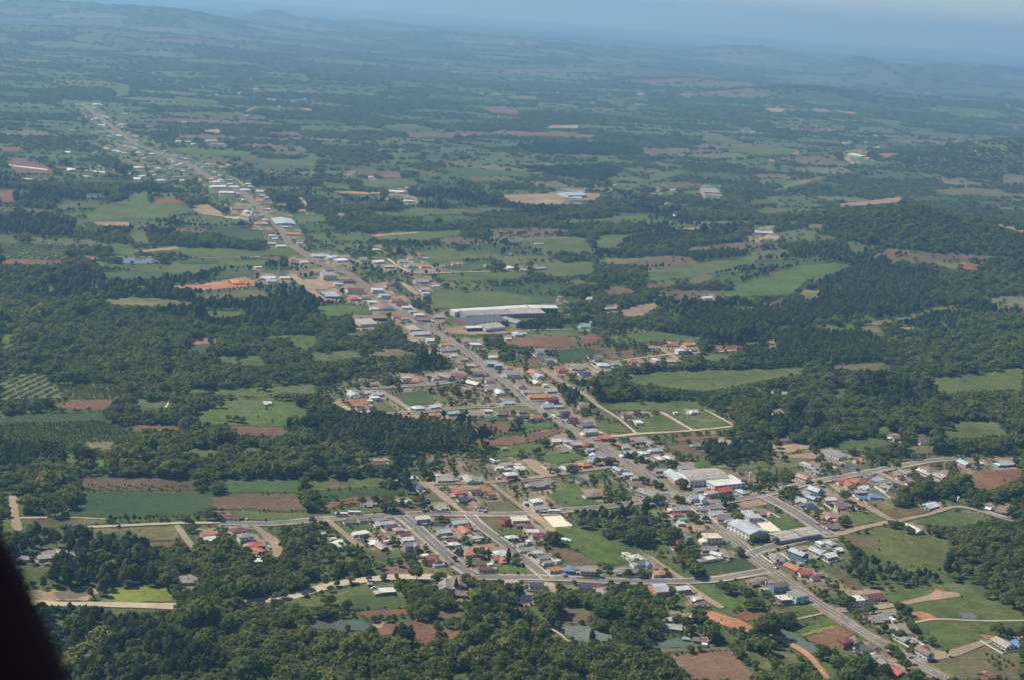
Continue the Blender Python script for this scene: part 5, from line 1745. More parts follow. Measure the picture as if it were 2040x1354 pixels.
def build_house(x_, y_, wpx, form, wall, label, joined=None):
    rc, fm = form[0], form[1]; wc, st = wall[0], int(wall[1]); rnd = random.Random(int(x_ * 7 + y_ * 13))
    hwall = 2.8 * st + .1
    p = at(x_, y_ , hwall + .8); D = math.sqrt(p[0] ** 2 + p[1] ** 2 + CAM_H ** 2); wm = wpx * D / FPX
    dist, ang = road_angle(p)
    if dist > 150: ang = rnd.choice([0.1, .5, -.35])
    if rnd.random() < .5: ang += math.pi / 2
    # long axis the one nearer to the picture's horizontal
    view = math.atan2(p[0], p[1]); t = abs(math.cos(ang + view)); s_ = abs(math.sin(ang + view))
    if t < s_ and rnd.random() < .75: ang += math.pi / 2; t, s_ = s_, t
    asp = {'g': .62, 'h': .74, 'f': .72, 'x': .85}[fm]
    W = max(4.0, (wm * 1.03 - 1.0) / (t * .93 + asp * s_ * .62)); Dp = max(3.5, W * asp * rnd.uniform(.9, 1.1))
    if wpx <= 14: hwall = min(hwall, 2.6)
    z0 = float(height(p[0], p[1])) - .05; root = None
    hx, hy = W / 2, Dp / 2; rise = min(2.6, Dp * .21) * rnd.uniform(.85, 1.1); wb = MB(); rb = MB()
    if fm == 'g': gable_walls(wb, -hx, hx, -hy, hy, hwall, rise); gable_roof(rb, -hx, hx, -hy, hy, hwall, rise)
    elif fm == 'h': wb.box(-hx, hx, -hy, hy, -1, hwall); hip_roof(rb, -hx, hx, -hy, hy, hwall, rise)
    elif fm == 'f':
        wb.box(-hx, hx, -hy, hy, -1, hwall); tl = W * .035
        rb.add(slab([(-hx - .3, -hy - .3, hwall + .25), (hx + .3, -hy - .3, hwall + .25 + tl), (hx + .3, hy + .3, hwall + .25 + tl), (-hx - .3, hy + .3, hwall + .25)], .22))
    else:
        h1 = Dp * .32; gable_walls(wb, -hx, hx, -h1 + Dp * .12, h1 + Dp * .12, hwall, rise); gable_roof(rb, -hx, hx, -h1 + Dp * .12, h1 + Dp * .12, hwall, rise)
        sgn = 1 if rnd.random() < .5 else -1; a0, a1 = (sgn * hx * .1, sgn * hx * .88) if sgn > 0 else (sgn * hx * .88, sgn * hx * .1)
        w2, r2 = MB(), MB(); L2 = Dp * .5; gable_walls(w2, -L2, L2 * .35, -(a1 - a0) / 2, (a1 - a0) / 2, hwall - .05, rise * .92); gable_roof(r2, -L2, L2 * .35, -(a1 - a0) / 2, (a1 - a0) / 2, hwall - .05, rise * .92)
        cx = (a0 + a1) / 2
        R2 = lambda v: (cx - v[1], v[0] , v[2])
        wb.add(([R2(v) for v in w2.v], w2.f)); rb.add(([R2(v) for v in r2.v], r2.f))
    # lean-to or veranda on some houses
    lean = wpx > 15 and rnd.random() < .45
    if lean:
        ll = W * rnd.uniform(.35, .7); ox = rnd.uniform(-.5, .5) * (W - ll); dl = rnd.uniform(2.0, 3.4)
        rb.add(slab([(ox - ll / 2, -hy - dl, min(hwall, 2.8) - .75), (ox + ll / 2, -hy - dl, min(hwall, 2.8) - .75), (ox + ll / 2, -hy + .05, min(hwall, 2.8) - .22), (ox - ll / 2, -hy + .05, min(hwall, 2.8) - .22)], .12))
    if joined is not None:
        c, s2 = math.cos(ang), math.sin(ang)
        for b__, mi in ((wb, 'W' + wc), (rb, 'R' + rc)):
            joined[0].setdefault(mi, MB()).add(([(p[0] + v[0] * c - v[1] * s2, p[1] + v[0] * s2 + v[1] * c, v[2] + z0) for v in b__.v], b__.f))
        return p, W
    root = empty('house', (p[0], p[1], z0), ang); tag(root, label, 'house')
    wb.build('wall', WM[wc], root); roof = rb.build('roof', RM[rc], root)
    if lean:
        pb = MB()
        for sx in (ox - ll / 2 + .1, ox + ll / 2 - .1): pb.box(sx - .08, sx + .08, -hy - dl + .1, -hy - dl + .26, -1, min(hwall, 2.8) - .9)
        pb.build('veranda_post', M_CONC, root)
    if wpx > 15 and rnd.random() < .5:             # lower wing or garage built on to one end
        sg = rnd.choice((-1, 1)); al = rnd.uniform(2.8, 5.0); ad = Dp * rnd.uniform(.4, .75); y0_ = -hy + rnd.uniform(0, .3) * Dp + (.2 * Dp if fm == 'x' else 0); xs_ = sorted((sg * (hx + .02), sg * (hx + al))); ah = 2.3
        ab = MB(); ab.box(xs_[0], xs_[1], y0_, y0_ + ad, -1, ah); ab.build('annex_wall', WM[rnd.choice(wc + wc + 'wg')], root)
        ab = MB(); ab.add(slab([(xs_[0], y0_ - .4, ah + (.6 if sg > 0 else .08)), (xs_[1], y0_ - .4, ah + (.08 if sg > 0 else .6)), (xs_[1], y0_ + ad + .3, ah + (.08 if sg > 0 else .6)), (xs_[0], y0_ + ad + .3, ah + (.6 if sg > 0 else .08))], .12)); ab.build('annex_roof', RM[rnd.choice('ggwt' + rc)], root)
    yf = -hy if fm != 'x' else -Dp * .20; yb = hy if fm != 'x' else Dp * .44
    sides = [(0, yf, 0, W * (.95 if fm != 'x' else .45)), (-hx, (yf + yb) / 2, -math.pi / 2, (yb - yf) * .9), (hx, (yf + yb) / 2, math.pi / 2, (yb - yf) * .9), (0, yb, math.pi, W * .95)]
    if fm == 'x': sides[0] = (-sgn * hx * .5, yf, 0, W * .45)
    vis_s = []
    for sd_ in sides:                              # the sides one can see from this side of the valley, and the back ones on larger houses
        nx = math.sin(sd_[2] + ang); ny = -math.cos(sd_[2] + ang)
        if ny * p[1] + nx * p[0] < 0 or wpx > 30: vis_s.append(sd_)
    if wpx > 11: openings(root, vis_s, st, rnd, hwall)
    if fm in 'gh' and rnd.random() < .4 and wpx > 18:
        cb = MB(); cx_, cy_ = rnd.uniform(-.3, .3) * W, rnd.uniform(.1, .25) * Dp; cb.box(cx_ - .35, cx_ + .35, cy_ - .3, cy_ + .3, hwall + .2, hwall + rise + .9); cb.build('chimney', M_CONC, roof)
    if rnd.random() < .3 and wpx > 18 and fm in 'fg':
        tb = MB(); V_ = []; F_ = []; k_ = 8; tx, ty = W * .3, -Dp * .12; zt_ = hwall + (.5 if fm == 'f' else rise * .75)
        for zz in (zt_, zt_ + 1.1): V_ += [(tx + .6 * math.cos(a_ * math.pi / 4), ty + .6 * math.sin(a_ * math.pi / 4), zz) for a_ in range(8)]
        F_ = [(i, (i + 1) % 8, (i + 1) % 8 + 8, i + 8) for i in range(8)] + [tuple(range(8, 16))]
        tb.add((V_, F_)); tb.build('roof_tank', RM['l'] if rnd.random() < .5 else M_CONC, roof)
    return p, W
# ------------------------------------------------------------------ houses: the 300 that show largest as single things, the rest as one
houses.sort(key=lambda h: -h[2]); N_S = 285
items = []
for (x_, y_, w_, f_, wl_) in houses[:N_S]:
    wm = w_ * math.sqrt(float(np.sum(at(x_, y_, 3) ** 2)) + CAM_H ** 2) / FPX
    look = f"{SIZEW(wm)} {'two-storey ' if wl_[1] == '2' else ''}{WALLC[wl_[0]][2]} house, {ROOFC[f_[0]][2]} {FORMW[f_[1]]} roof,"
    items.append((look, x_, y_))
labs = singular_labels(items)
HP = []
for h_, lb in zip(houses[:N_S], labs):
    p_, W_ = build_house(*h_, lb); HP.append((h_, p_, W_))
# yard walls, small sheds and cars that stand beside the nearer houses
rr = random.Random(77); cl = {'wall': [], 'shed': [], 'car': []}
for h_, p_, W_ in HP:
    if h_[2] < 18: continue
    u = rr.random(); k_ = 'wall' if u < .36 else 'shed' if u < .66 else 'car' if u < .80 else None
    if k_: cl[k_].append((h_, p_, W_, rr.choice(('pale', 'grey', 'brownish')), rr.choice(('white', 'silver', 'grey', 'black', 'red'))))
def beside(l, f): return list(zip(l, singular_labels([(f(q), q[0][0], q[0][1]) for q in l])))
for (h_, p_, W_, c1, c2_), lb in beside(cl['wall'], lambda q: 'low ' + q[3] + ' solid yard fence by a house'):
    g_ = road_angle(p_)[1]; e = empty('yard_wall', (p_[0], p_[1], float(height(*p_)) + .1), g_); tag(e, lb, 'fence'); a_, b2_ = W_ * .5 + rr.uniform(3, 5), W_ * .45 + rr.uniform(3, 5.5); m_ = {'pale': WM['w'], 'grey': M_CONC, 'brownish': WM['t']}[c1]
    for (cx_, cy_, ln_, an_) in ((0, -b2_, 2 * a_, 0), (0, b2_, 2 * a_, 0), (-a_, 0, 2 * b2_ - .3, math.pi / 2), (a_, b2_ * .35, b2_ * 1.2, math.pi / 2)):
        w_ = MB(); w_.box(-ln_ / 2, ln_ / 2, -.09, .09, -.6, 1.35); w_.build('yard_wall_run', m_, e, (cx_, cy_, 0), an_)  # one run of the low solid yard wall
SHM = []
for (h_, p_, W_, c1, c2_), lb in beside(cl['shed'], lambda q: 'tiny ' + q[3] + '-roofed shed beside a house'):
    g_ = road_angle(p_)[1]; sx = rr.choice((-1, 1)); v_ = np.array([math.cos(g_), math.sin(g_)]) * sx * (W_ * .62 + rr.uniform(3, 5)) + np.array([-math.sin(g_), math.cos(g_)]) * rr.uniform(-5, 5); q_ = p_ + v_
    e = empty('shed', (q_[0], q_[1], float(height(*q_))), g_); tag(e, lb, 'shed'); a_, b2_ = rr.uniform(1.4, 3.2), rr.uniform(1.2, 2.2)
    w_ = MB(); w_.box(-a_, a_, -b2_, b2_, -.5, 2.1); w_.build('wall', WM[rr.choice('gtwr')], e)
    w_ = MB(); w_.add(slab([(-a_ - .3, -b2_ - .3, 2.2), (a_ + .3, -b2_ - .3, 2.2), (a_ + .3, b2_ + .3, 2.75), (-a_ - .3, b2_ + .3, 2.75)], .1)); w_.build('roof', RM[{'pale': 't', 'grey': 'g', 'brownish': 'b'}[c1]], e)
    o = link('door', D_ME, e, (0, -b2_, .02))
FARJ = {}
def far_houses(L_):
    for (x_, y_, w_) in L_:
        rnd = random.Random(int(x_ * 31 + y_ * 17)); build_house(x_, y_, w_, rnd.choice('wwwwtgglbo') + rnd.choice('ghf'), rnd.choice('wwwwcgpt') + '1', '', [FARJ])
for h_ in houses[N_S:]: build_house(*h_, '', [FARJ])
fl = list(far_list)
rg = random.Random(5)
for i in range(70):                                # farmsteads strewn over the far plain
    fl.append((rg.uniform(20, 2020), 0, rg.uniform(4, 7)))
    fl[-1] = (fl[-1][0], 130 + .075 * (fl[-1][0] - 1020) + rg.uniform(0, 150), fl[-1][2])
far_houses(fl)
allb = MB(); mats_ = []
for i, (k, b__) in enumerate(FARJ.items()):
    allb.add((b__.v, b__.f), i); mats_.append((WM if k[0] == 'W' else RM)[k[1]])
tag(allb.build('distant_houses', mats_), 'tiny houses of the far villages and farms', None, None, 'stuff')
# ------------------------------------------------------------------ large buildings, from the four corners of their roofs
def quad_building(name, corners, h, form, rc, wc, label, cat='building', bays=0, rise=None, group=None, skylights=0, openfront=False):
    """corners: photograph pixels of the eaves (far-left, far-right, near-right, near-left) at height h."""
    q = np.array(corners, float); P = at(q[:, 0], q[:, 1], h)
    ex = (P[1] - P[0] + P[2] - P[3]) / 2; W = np.linalg.norm(ex); ang = math.atan2(ex[1], ex[0]); ey = (P[0] - P[3] + P[1] - P[2]) / 2
    nrm = np.array([-math.sin(ang), math.cos(ang)]); Dp = float(abs(ey @ nrm)); c = P.mean(0); z0 = float(height(c[0], c[1])) - .05
    root = empty(name, (c[0], c[1], z0), ang); tag(root, label, cat, group); hx, hy = W / 2, Dp / 2
    wb, rb = MB(), MB(); rise = rise if rise is not None else Dp * .10
    if form == 'g': gable_walls(wb, -hx, hx, -hy, hy, h, rise); gable_roof(rb, -hx, hx, -hy, hy, h, rise, .5)
    elif form == 'r':                              # ridge along the short side
        w2, r2 = MB(), MB(); gable_walls(w2, -hy, hy, -hx, hx, h, rise); gable_roof(r2, -hy, hy, -hx, hx, h, rise, .5)
        R2 = lambda v: (-v[1], v[0], v[2]); wb.add(([R2(v) for v in w2.v], w2.f)); rb.add(([R2(v) for v in r2.v], r2.f))
    elif form == 'f': wb.box(-hx, hx, -hy, hy, -1, h); rb.add(slab([(-hx - .3, -hy - .3, h + .3), (hx + .3, -hy - .3, h + .3), (hx + .3, hy + .3, h + .9), (-hx - .3, hy + .3, h + .9)], .25))
    elif form == 'v':                              # vault along X
        n_ = 10; top = []
        for i in range(n_ + 1):
            a_ = i / n_; top.append((-hy + 2 * hy * a_, h + rise * math.sin(math.pi * a_)))
        V_ = []; F_ = []
        for (yy, zz) in top: V_ += [(-hx - .4, yy, zz), (hx + .4, yy, zz)]
        F_ = [(2 * i, 2 * i + 1, 2 * i + 3, 2 * i + 2) for i in range(n_)]; k_ = len(V_); V_ += [(v[0], v[1], v[2] - .2) for v in V_]; F_ += [(f[3] + k_, f[2] + k_, f[1] + k_, f[0] + k_) for f in F_[:n_]]
        F_ += [(0, 1, 1 + k_, k_), (2 * n_, 2 * n_ + k_, 2 * n_ + 1 + k_, 2 * n_ + 1)] + [(2 * i, 2 * i + 2, 2 * i + 2 + k_, 2 * i + k_) for i in range(n_)] + [(2 * i + 1, 2 * i + 1 + k_, 2 * i + 3 + k_, 2 * i + 3) for i in range(n_)]
        rb.add((V_, F_)); Y0 = [(yy, zz - .19) for yy, zz in top]
        for xx, rv in ((-hx, False), (hx, True)):
            pts_ = [(xx, -hy, -1)] + [(xx, yy, zz) for yy, zz in Y0] + [(xx, hy, -1)]; wb.add((pts_, [tuple(range(len(pts_)))[::(1 if rv else -1)]]))
        wb.add(([(-hx, -hy, -1), (hx, -hy, -1), (hx, -hy, h - .2), (-hx, -hy, h - .2)], [(0, 1, 2, 3)])); wb.add(([(-hx, hy, -1), (hx, hy, -1), (hx, hy, h - .2), (-hx, hy, h - .2)], [(3, 2, 1, 0)]))
    elif form == 's':                              # saw-tooth bays along X
        wb.box(-hx, hx, -hy, hy, -1, h - .4); k_ = bays; bw = W / k_
        for i in range(k_):
            xa = -hx + i * bw; zt_ = h + rise
            b2_ = MB(); b2_.add(slab([(xa, -hy - .4, h - .1), (xa + bw * .62, -hy - .4, zt_), (xa + bw * .62, hy + .4, zt_), (xa, hy + .4, h - .1)], .15))
            b2_.add(slab([(xa + bw * .62 + .01, -hy - .4, zt_ - .02), (xa + bw - .05, -hy - .4, h - .1), (xa + bw - .05, hy + .4, h - .1), (xa + bw * .62 + .01, hy + .4, zt_ - .02)], .15))
            b2_.build('roof_bay', RM[rc], root)
            wb.add(([(xa, -hy, h - .41), (xa + bw * .97, -hy, h - .41), (xa + bw * .62, -hy, zt_ - .2)], [(0, 1, 2)]))
    wb.build('wall', WM[wc], root)
    roof = rb.build('roof', RM[rc], root) if rb.v else None
    if skylights and roof:
        for i in range(skylights):
            sb = MB(); xx = -hx + (i + .7) * W / skylights; yy = -hy * .5; zz = h + (rise * .5 if form in 'gv' else .5)
            if form == 'v': zz = h + rise * math.sin(math.pi * .25) + .12
            tl = (rise / hy * .5) if form == 'g' else 0.0
            sb.add(slab([(xx - .8, yy - 2, zz - 2 * tl + .10), (xx + .8, yy - 2, zz - 2 * tl + .10), (xx + .8, yy + 2, zz + 2 * tl + .16), (xx - .8, yy + 2, zz + 2 * tl + .16)], .1)); sb.build('skylight', RM['w'], roof)
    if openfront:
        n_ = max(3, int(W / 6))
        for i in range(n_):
            ob = MB(); x0 = -hx + (i + .12) * W / n_; ob.box(x0, x0 + W / n_ * .76, -hy - .06, -hy + .2, .1, h * .78); ob.build('opening_shade', M_DARK, root)  # dark panel over the wall; the open front's inner shade put into colour
    else:
        for (ox, oy, a_, ln) in ((0, -hy, 0, W), (-hx, 0, -math.pi / 2, Dp), (hx, 0, math.pi / 2, Dp)):
            n_ = max(2, int(ln / 5.0)); n_ = min(n_, 14)
            for st in range(1 if h < 6 else 2):
                for i in range(n_):
                    t = (i + .5) / n_ * ln - ln / 2; o = link('window', W_L, root); o.rotation_euler = (0, 0, a_); o.location = (ox + t * math.cos(a_), oy + t * math.sin(a_), 1.1 + st * 3)
    return root
quad_building('school_building', [(1322, 938), (1347, 937), (1369, 955), (1345, 956)], 5.0, 'r', 'l', 'p', 'long blue-grey roofed school wing with pink walls by the main road', 'school')
quad_building('school_hall', [(1348, 936), (1423, 931), (1449, 950), (1371, 957)], 7.5, 'v', 't', 'w', 'large vaulted pinkish-grey roofed hall behind the school lawn', 'hall', rise=3.2, skylights=7)
quad_building('assembly_building', [(1397, 951), (1464, 946), (1478, 961), (1424, 968)], 6.0, 'f', 'w', 'w', 'large flat white-roofed building in front of the vaulted hall', 'building')
quad_building('gymnasium', [(1453, 1041), (1486, 1034), (1529, 1058), (1490, 1063)], 7.0, 'r', 'l', 'w', 'big grey-blue gabled gymnasium with white walls beside the main road', 'gymnasium', rise=2.6)
quad_building('workshop', [(1531, 1062), (1570, 1054), (1592, 1070), (1552, 1076)], 4.2, 'g', 't', 'g', 'long pale corrugated workshop right of the grey gymnasium', 'workshop', skylights=4)
quad_building('workshop', [(1572, 1053), (1617, 1049), (1630, 1061), (1597, 1069)], 4.6, 'g', 't', 'g', 'stepped pale roofed workshop at the corner of the divided avenue', 'workshop', skylights=3)
quad_building('warehouse', [(898, 617), (1052, 609), (1056, 613), (905, 622)], 8.0, 'f', 'w', 'w', 'long narrow white-roofed warehouse along the back of the factory', 'warehouse')
quad_building('warehouse', [(1046, 608), (1103, 608), (1110, 614), (1056, 614)], 9.0, 'g', 'w', 'g', 'tall white-roofed shed at the right end of the factory', 'warehouse', openfront=True)
quad_building('factory_hall', [(909, 618), (1000, 615), (1024, 626), (927, 629)], 7.5, 'g', 'g', 'g', 'wide dark grey factory hall with a weathered roof', 'factory', rise=2)
quad_building('factory_hall', [(1000, 614), (1060, 613), (1092, 624), (1026, 625)], 7.0, 'g', 't', 'g', 'pale weathered factory hall between the dark hall and white shed', 'factory', rise=2)
quad_building('sawtooth_hall', [(915, 635), (998, 628), (1012, 640), (934, 650)], 6.5, 's', 'k', 'r', 'factory hall with nine dark saw-tooth roof bays', 'factory', bays=9, rise=2.6)
quad_building('factory_hall', [(948, 646), (988, 642), (999, 652), (963, 656)], 5.5, 'g', 't', 'w', 'low pale hall in front of the saw-tooth roofs', 'factory')
quad_building('loading_shed', [(926, 651), (965, 650), (967, 653), (929, 655)], 5.0, 'f', 'w', 't', 'thin white-roofed loading shed at the front of the factory', 'shed', openfront=True)
quad_building('factory_hall', [(1008, 634), (1029, 631), (1034, 643), (1016, 647)], 7.0, 'r', 'g', 'c', 'grey gabled hall with a cream side beside the small square wood', 'factory')
quad_building('barn', [(702, 628), (766, 628), (767, 634), (704, 635)], 4.5, 'g', 'b', 't', 'very long dark brown-roofed barn beside the green pasture', 'barn', openfront=True)
quad_building('shed', [(1292, 1162), (1320, 1162), (1334, 1176), (1308, 1180)], 4.2, 'v', 'l', 'o', 'arched grey metal shed with an orange end wall by the lower street', 'shed', rise=2.6)
quad_building('shed', [(659, 1078), (676, 1073), (689, 1084), (669, 1092)], 3.8, 'v', 'w', 'p', 'white arched shed with a pink wall at the end of the dirt lane', 'shed', rise=2.0)
quad_building('corner_building', [(1577, 1177), (1598, 1173), (1605, 1186), (1577, 1192)], 6.4, 'f', 'g', 'n', 'mint-green two-storey corner building beside the main road', 'building')
quad_building('apartment_block', [(641, 543), (667, 543), (668, 549), (641, 549)], 9.0, 'f', 'g', 'c', 'three-storey cream block with dark window bands by the tan yards', 'building')
quad_building('farm_warehouse', [(1119, 384), (1157, 383), (1159, 389), (1123, 390)], 8, 'g', 'l', 'w', 'white factory beyond the woods with a pale blue roof', 'warehouse')
# church with steeple
cp = at(493, 430, 8); cx, cy = cp; z0 = float(height(cx, cy)); root = empty('church', (cx, cy, z0), -.72); tag(root, 'white church with an orange roof and pointed steeple by the main road', 'church')
b_ = MB(); gable_walls(b_, -17, 13, -6.5, 6.5, 8, 4.2); b_.box(-22, -17, -4, 4, -1, 6); b_.box(13, 17.5, -2.4, 2.4, -1, 15); b_.build('wall', WM['w'], root)
r_ = MB(); gable_roof(r_, -17, 13, -6.5, 6.5, 8, 4.2, .5); hip_roof(r_, -22, -17, -4, 4, 6.1, 1.5, .4); r_.build('roof', RM['o'], root)
s_ = MB(); s_.add(([(12.8, -2.6, 15), (17.7, -2.6, 15), (17.7, 2.6, 15), (12.8, 2.6, 15), (15.25, 0, 25)], [(0, 1, 4), (1, 2, 4), (2, 3, 4), (3, 0, 4), (3, 2, 1, 0)])); st_ = s_.build('steeple', WM['w'], root)
c_ = MB(); c_.box(15.17, 15.33, -.08, .08, 24.9, 27.2); c_.box(15.18, 15.32, -.7, .7, 26.1, 26.3); c_.build('cross', M_DARK, st_)
for i in range(6): o = link('window', W_S, root, (-14 + i * 5, -6.5, 3)); o.scale = (1, 1, 2.2)
o = link('door', D_ME, root, (17.5, 0, .05), math.pi / 2); o.scale = (1.6, 1, 1.4)
# ------------------------------------------------------------------ tanks, masts, silos
def cyl(x0, y0, z0_, z1, r, n_=12, r2=None):
    r2 = r if r2 is None else r2
    V_ = [(x0 + r * math.cos(2 * math.pi * i / n_), y0 + r * math.sin(2 * math.pi * i / n_), z0_) for i in range(n_)] + [(x0 + r2 * math.cos(2 * math.pi * i / n_), y0 + r2 * math.sin(2 * math.pi * i / n_), z1) for i in range(n_)]
    return V_, [(i, (i + 1) % n_, (i + 1) % n_ + n_, i + n_) for i in range(n_)] + [tuple(range(n_, 2 * n_)), tuple(range(n_ - 1, -1, -1))]
def tower_tank(x_, y_, H_, r, label, wm='w', name='water_tank', cat='water tank'):
    p = at(x_, y_); root = empty(name, (p[0], p[1], float(height(*p)))); tag(root, label, cat)
    b_ = MB(); b_.add(cyl(0, 0, -.5, H_ * .42, r * .45)); b_.build('column', WM[wm], root)
    b_ = MB(); b_.add(cyl(0, 0, H_ * .36, H_ * .42, r * .45, 12, r)); b_.add(cyl(0, 0, H_ * .42 + .01, H_, r)); b_.add(cyl(0, 0, H_ + .01, H_ + .5, r, 12, r * .3)); b_.build('tank', WM[wm], root)
    b_ = MB(); b_.box(-.25, .25, -r - .15, -r - .08, .2, H_ + .4); b_.build('ladder', M_TIN, root)
tower_tank(1493.5, 957, 9.5, 1.15, 'slim white water tank tower rising from the trees behind the school')
tower_tank(1908, 1001, 6.5, 1.3, 'short white silo beside the dirt road junction', name='silo', cat='silo')
tower_tank(1176.5, 656, 11, 2.2, 'mint-green silo tower beside the mint shed', 'n', 'silo', 'silo')
tower_tank(507, 387, 15, 1.7, 'slender cream tower beside the main road in the upper town', 'c')
for i, (x_, y_) in enumerate(((1122, 1077), (1130, 1078))):
    p = at(x_, y_); root = empty('storage_tank', (p[0], p[1], float(height(*p))), -.55); tag(root, ('left' if i == 0 else 'right') + ' one of the two white cylindrical tanks lying beside the pasture', 'tank')
    V_, F_ = cyl(0, 0, -4, 4, 1.3); b_ = MB(); b_.add(([(v[2], v[0], v[1] + 1.7) for v in V_], F_)); b_.build('tank', WM['w'], root)
    for s in (-2.4, 2.4):
        b_ = MB(); b_.box(s - .2, s + .2, -1.1, 1.1, -.2, .7); b_.build('cradle', M_CONC, root)
def lattice(x_, y_, H_, w0, w1, label):
    p = at(x_, y_); root = empty('radio_mast', (p[0], p[1], float(height(*p))), .4); tag(root, label, 'mast')
    def bar(b, a, c, r=.14):
        a, c = Vector(a), Vector(c); d = (c - a).normalized(); t = d.orthogonal().normalized() * r; s = d.cross(t).normalized() * r
        b.add(([tuple(a + t), tuple(a + s), tuple(a - t), tuple(a - s), tuple(c + t), tuple(c + s), tuple(c - t), tuple(c - s)], [(0, 1, 5, 4), (1, 2, 6, 5), (2, 3, 7, 6), (3, 0, 4, 7)]))
    L_ = MB(); K = MB(); nl = 8; C4 = ((-1, -1), (1, -1), (1, 1), (-1, 1))
    for s in C4: bar(L_, (s[0] * w0, s[1] * w0, 0), (s[0] * w1, s[1] * w1, H_), .2)
    for i in range(nl):
        a, c = i / nl, (i + 1) / nl; wa, wc_ = w0 + (w1 - w0) * a, w0 + (w1 - w0) * c
        for j in range(4):
            s, t = C4[j], C4[(j + 1) % 4]; bar(K, (s[0] * wa, s[1] * wa, H_ * a), (t[0] * wc_, t[1] * wc_, H_ * c)); bar(K, (s[0] * wc_, s[1] * wc_, H_ * c), (t[0] * wc_, t[1] * wc_, H_ * c), .1)
    L_.build('leg', M_TIN, root); K.build('bracing', M_TIN, root); b_ = MB(); b_.box(-.1, .1, -.1, .1, H_, H_ + 3); b_.build('antenna', M_TIN, root)
lattice(555, 549, 26, 2.4, .5, 'tall grey lattice mast beside the orange building site')
lattice(384.5, 341, 34, 1.0, .5, 'thin tall lattice mast beside the upper main road')
# blue-roofed house with a walled yard
p = at(1744, 986, 3.4); zb = float(height(*p)); ang = road_angle(p)[1]; root = empty('house', (p[0], p[1], zb), 0.0); tag(root, 'blue hip-roofed house standing inside a white-walled yard', 'house')
b_ = MB(); b_.box(-6.2, 6.2, -4.6, 4.6, -1, 3); b_.build('wall', WM['c'], root); b_ = MB(); hip_roof(b_, -6.2, 6.2, -4.6, 4.6, 3, 2.2, .9); b_.build('roof', RM['u'], root)
openings(root, [(0, -4.6, 0, 12), (-6.2, 0, -math.pi / 2, 8)], 1, random.Random(3), 3)
Y = [(1706, 985), (1750, 974), (1775, 992), (1728, 1004)]; YP = at(np.array([a[0] for a in Y]), np.array([a[1] for a in Y]))
root = empty('garden_wall', (YP[0][0], YP[0][1], float(height(*YP[0])))); tag(root, 'white picket-topped wall round the blue-roofed house', 'wall')
for i in range(4):
    a, c = YP[i], YP[(i + 1) % 4]; L_ = float(np.linalg.norm(c - a)); g_ = math.atan2(c[1] - a[1], c[0] - a[0]); b_ = MB(); b_.box(.1, L_ - .1, -.09, .09, -.5, .7)
    k = int(L_ / 1.6)
    for j in range(k + 1): b_.box(j * L_ / k - .14, j * L_ / k + .14, -.13, .13, -.5, 1.25) if 0 < j < k else None
    b_.build('wall_run', WM['w'], root, (a[0] - YP[0][0], a[1] - YP[0][1], 0), g_)
    b_ = MB(); b_.box(-.2, .2, -.2, .2, -.5, 1.4); b_.build('wall_pier', WM['w'], root, (a[0] - YP[0][0], a[1] - YP[0][1], 0))
# swimming pools
M_POOL = water_mat('pool_water', (.10, .48, .60), .08)
for x_, y_, w_, l_, lb in ((1045, 836, 8, 5, 'small turquoise swimming pool beside the orange-roofed two-storey house'), (1178, 918, 7, 5, 'round-cornered blue pool behind the pale blue-roofed house'), (750, 1031, 5, 4, 'small pale pool behind the street houses')):
    p = at(x_, y_); root = empty('swimming_pool', (p[0], p[1], float(height(*p)) + .2)); tag(root, lb, 'swimming pool')
    b_ = MB(); b_.box(-w_ / 2 - .6, w_ / 2 + .6, -l_ / 2 - .6, -l_ / 2, -.4, .25); b_.box(-w_ / 2 - .6, w_ / 2 + .6, l_ / 2, l_ / 2 + .6, -.4, .25); b_.box(-w_ / 2 - .6, -w_ / 2, -l_ / 2, l_ / 2, -.4, .25); b_.box(w_ / 2, w_ / 2 + .6, -l_ / 2, l_ / 2, -.4, .25); b_.build('rim', WM['w'], root)
    b_ = MB(); b_.box(-w_ / 2, w_ / 2, -l_ / 2, l_ / 2, -.4, .12); b_.build('pool_surface', M_POOL, root)
# ------------------------------------------------------------------ utility poles and street lamps
M_POLE = plain_mat('pole_concrete', (.52, .50, .46), .08)
b_ = MB(); b_.add(cyl(0, 0, -.5, 9.5, .17, 6, .10)); PM = mesh('pole', b_.v, b_.f); PM.materials.append(M_POLE)
b_ = MB(); b_.box(-1.0, 1.0, -.07, .07, 8.7, 8.85); b_.box(-.85, -.75, -.05, .05, 8.85, 9.1); b_.box(.75, .85, -.05, .05, 8.85, 9.1); CM = mesh('crossarm', b_.v, b_.f); CM.materials.append(M_DARK)
b_ = MB(); b_.add(slab([(0, .12, 7.4), (.08, .12, 7.4), (.08, 2.4, 7.95), (0, 2.4, 7.95)], .07)); b_.box(-.12, .2, 2.3, 3.0, 7.85, 7.98); LM = mesh('lamp_arm', b_.v, b_.f); LM.materials.append(M_TIN)
def pole(p, g_, label, group=None):
    e = empty('utility_pole', (p[0], p[1], float(height(p[0], p[1])) + .3), g_); tag(e, label, 'utility pole', group); link('pole', PM, e); link('crossarm', CM, e); link('lamp_arm', LM, e)
def nthword(k):
    a = ['', 'first', 'second', 'third', 'fourth', 'fifth', 'sixth', 'seventh', 'eighth', 'ninth', 'tenth', 'eleventh', 'twelfth', 'thirteenth', 'fourteenth', 'fifteenth', 'sixteenth', 'seventeenth', 'eighteenth', 'nineteenth']
    if k < 20: return a[k]
    t = {2: 'twent', 3: 'thirt', 4: 'fort', 5: 'fift'}[k // 10]; return t + 'ieth' if k % 10 == 0 else t + 'y-' + a[k % 10]
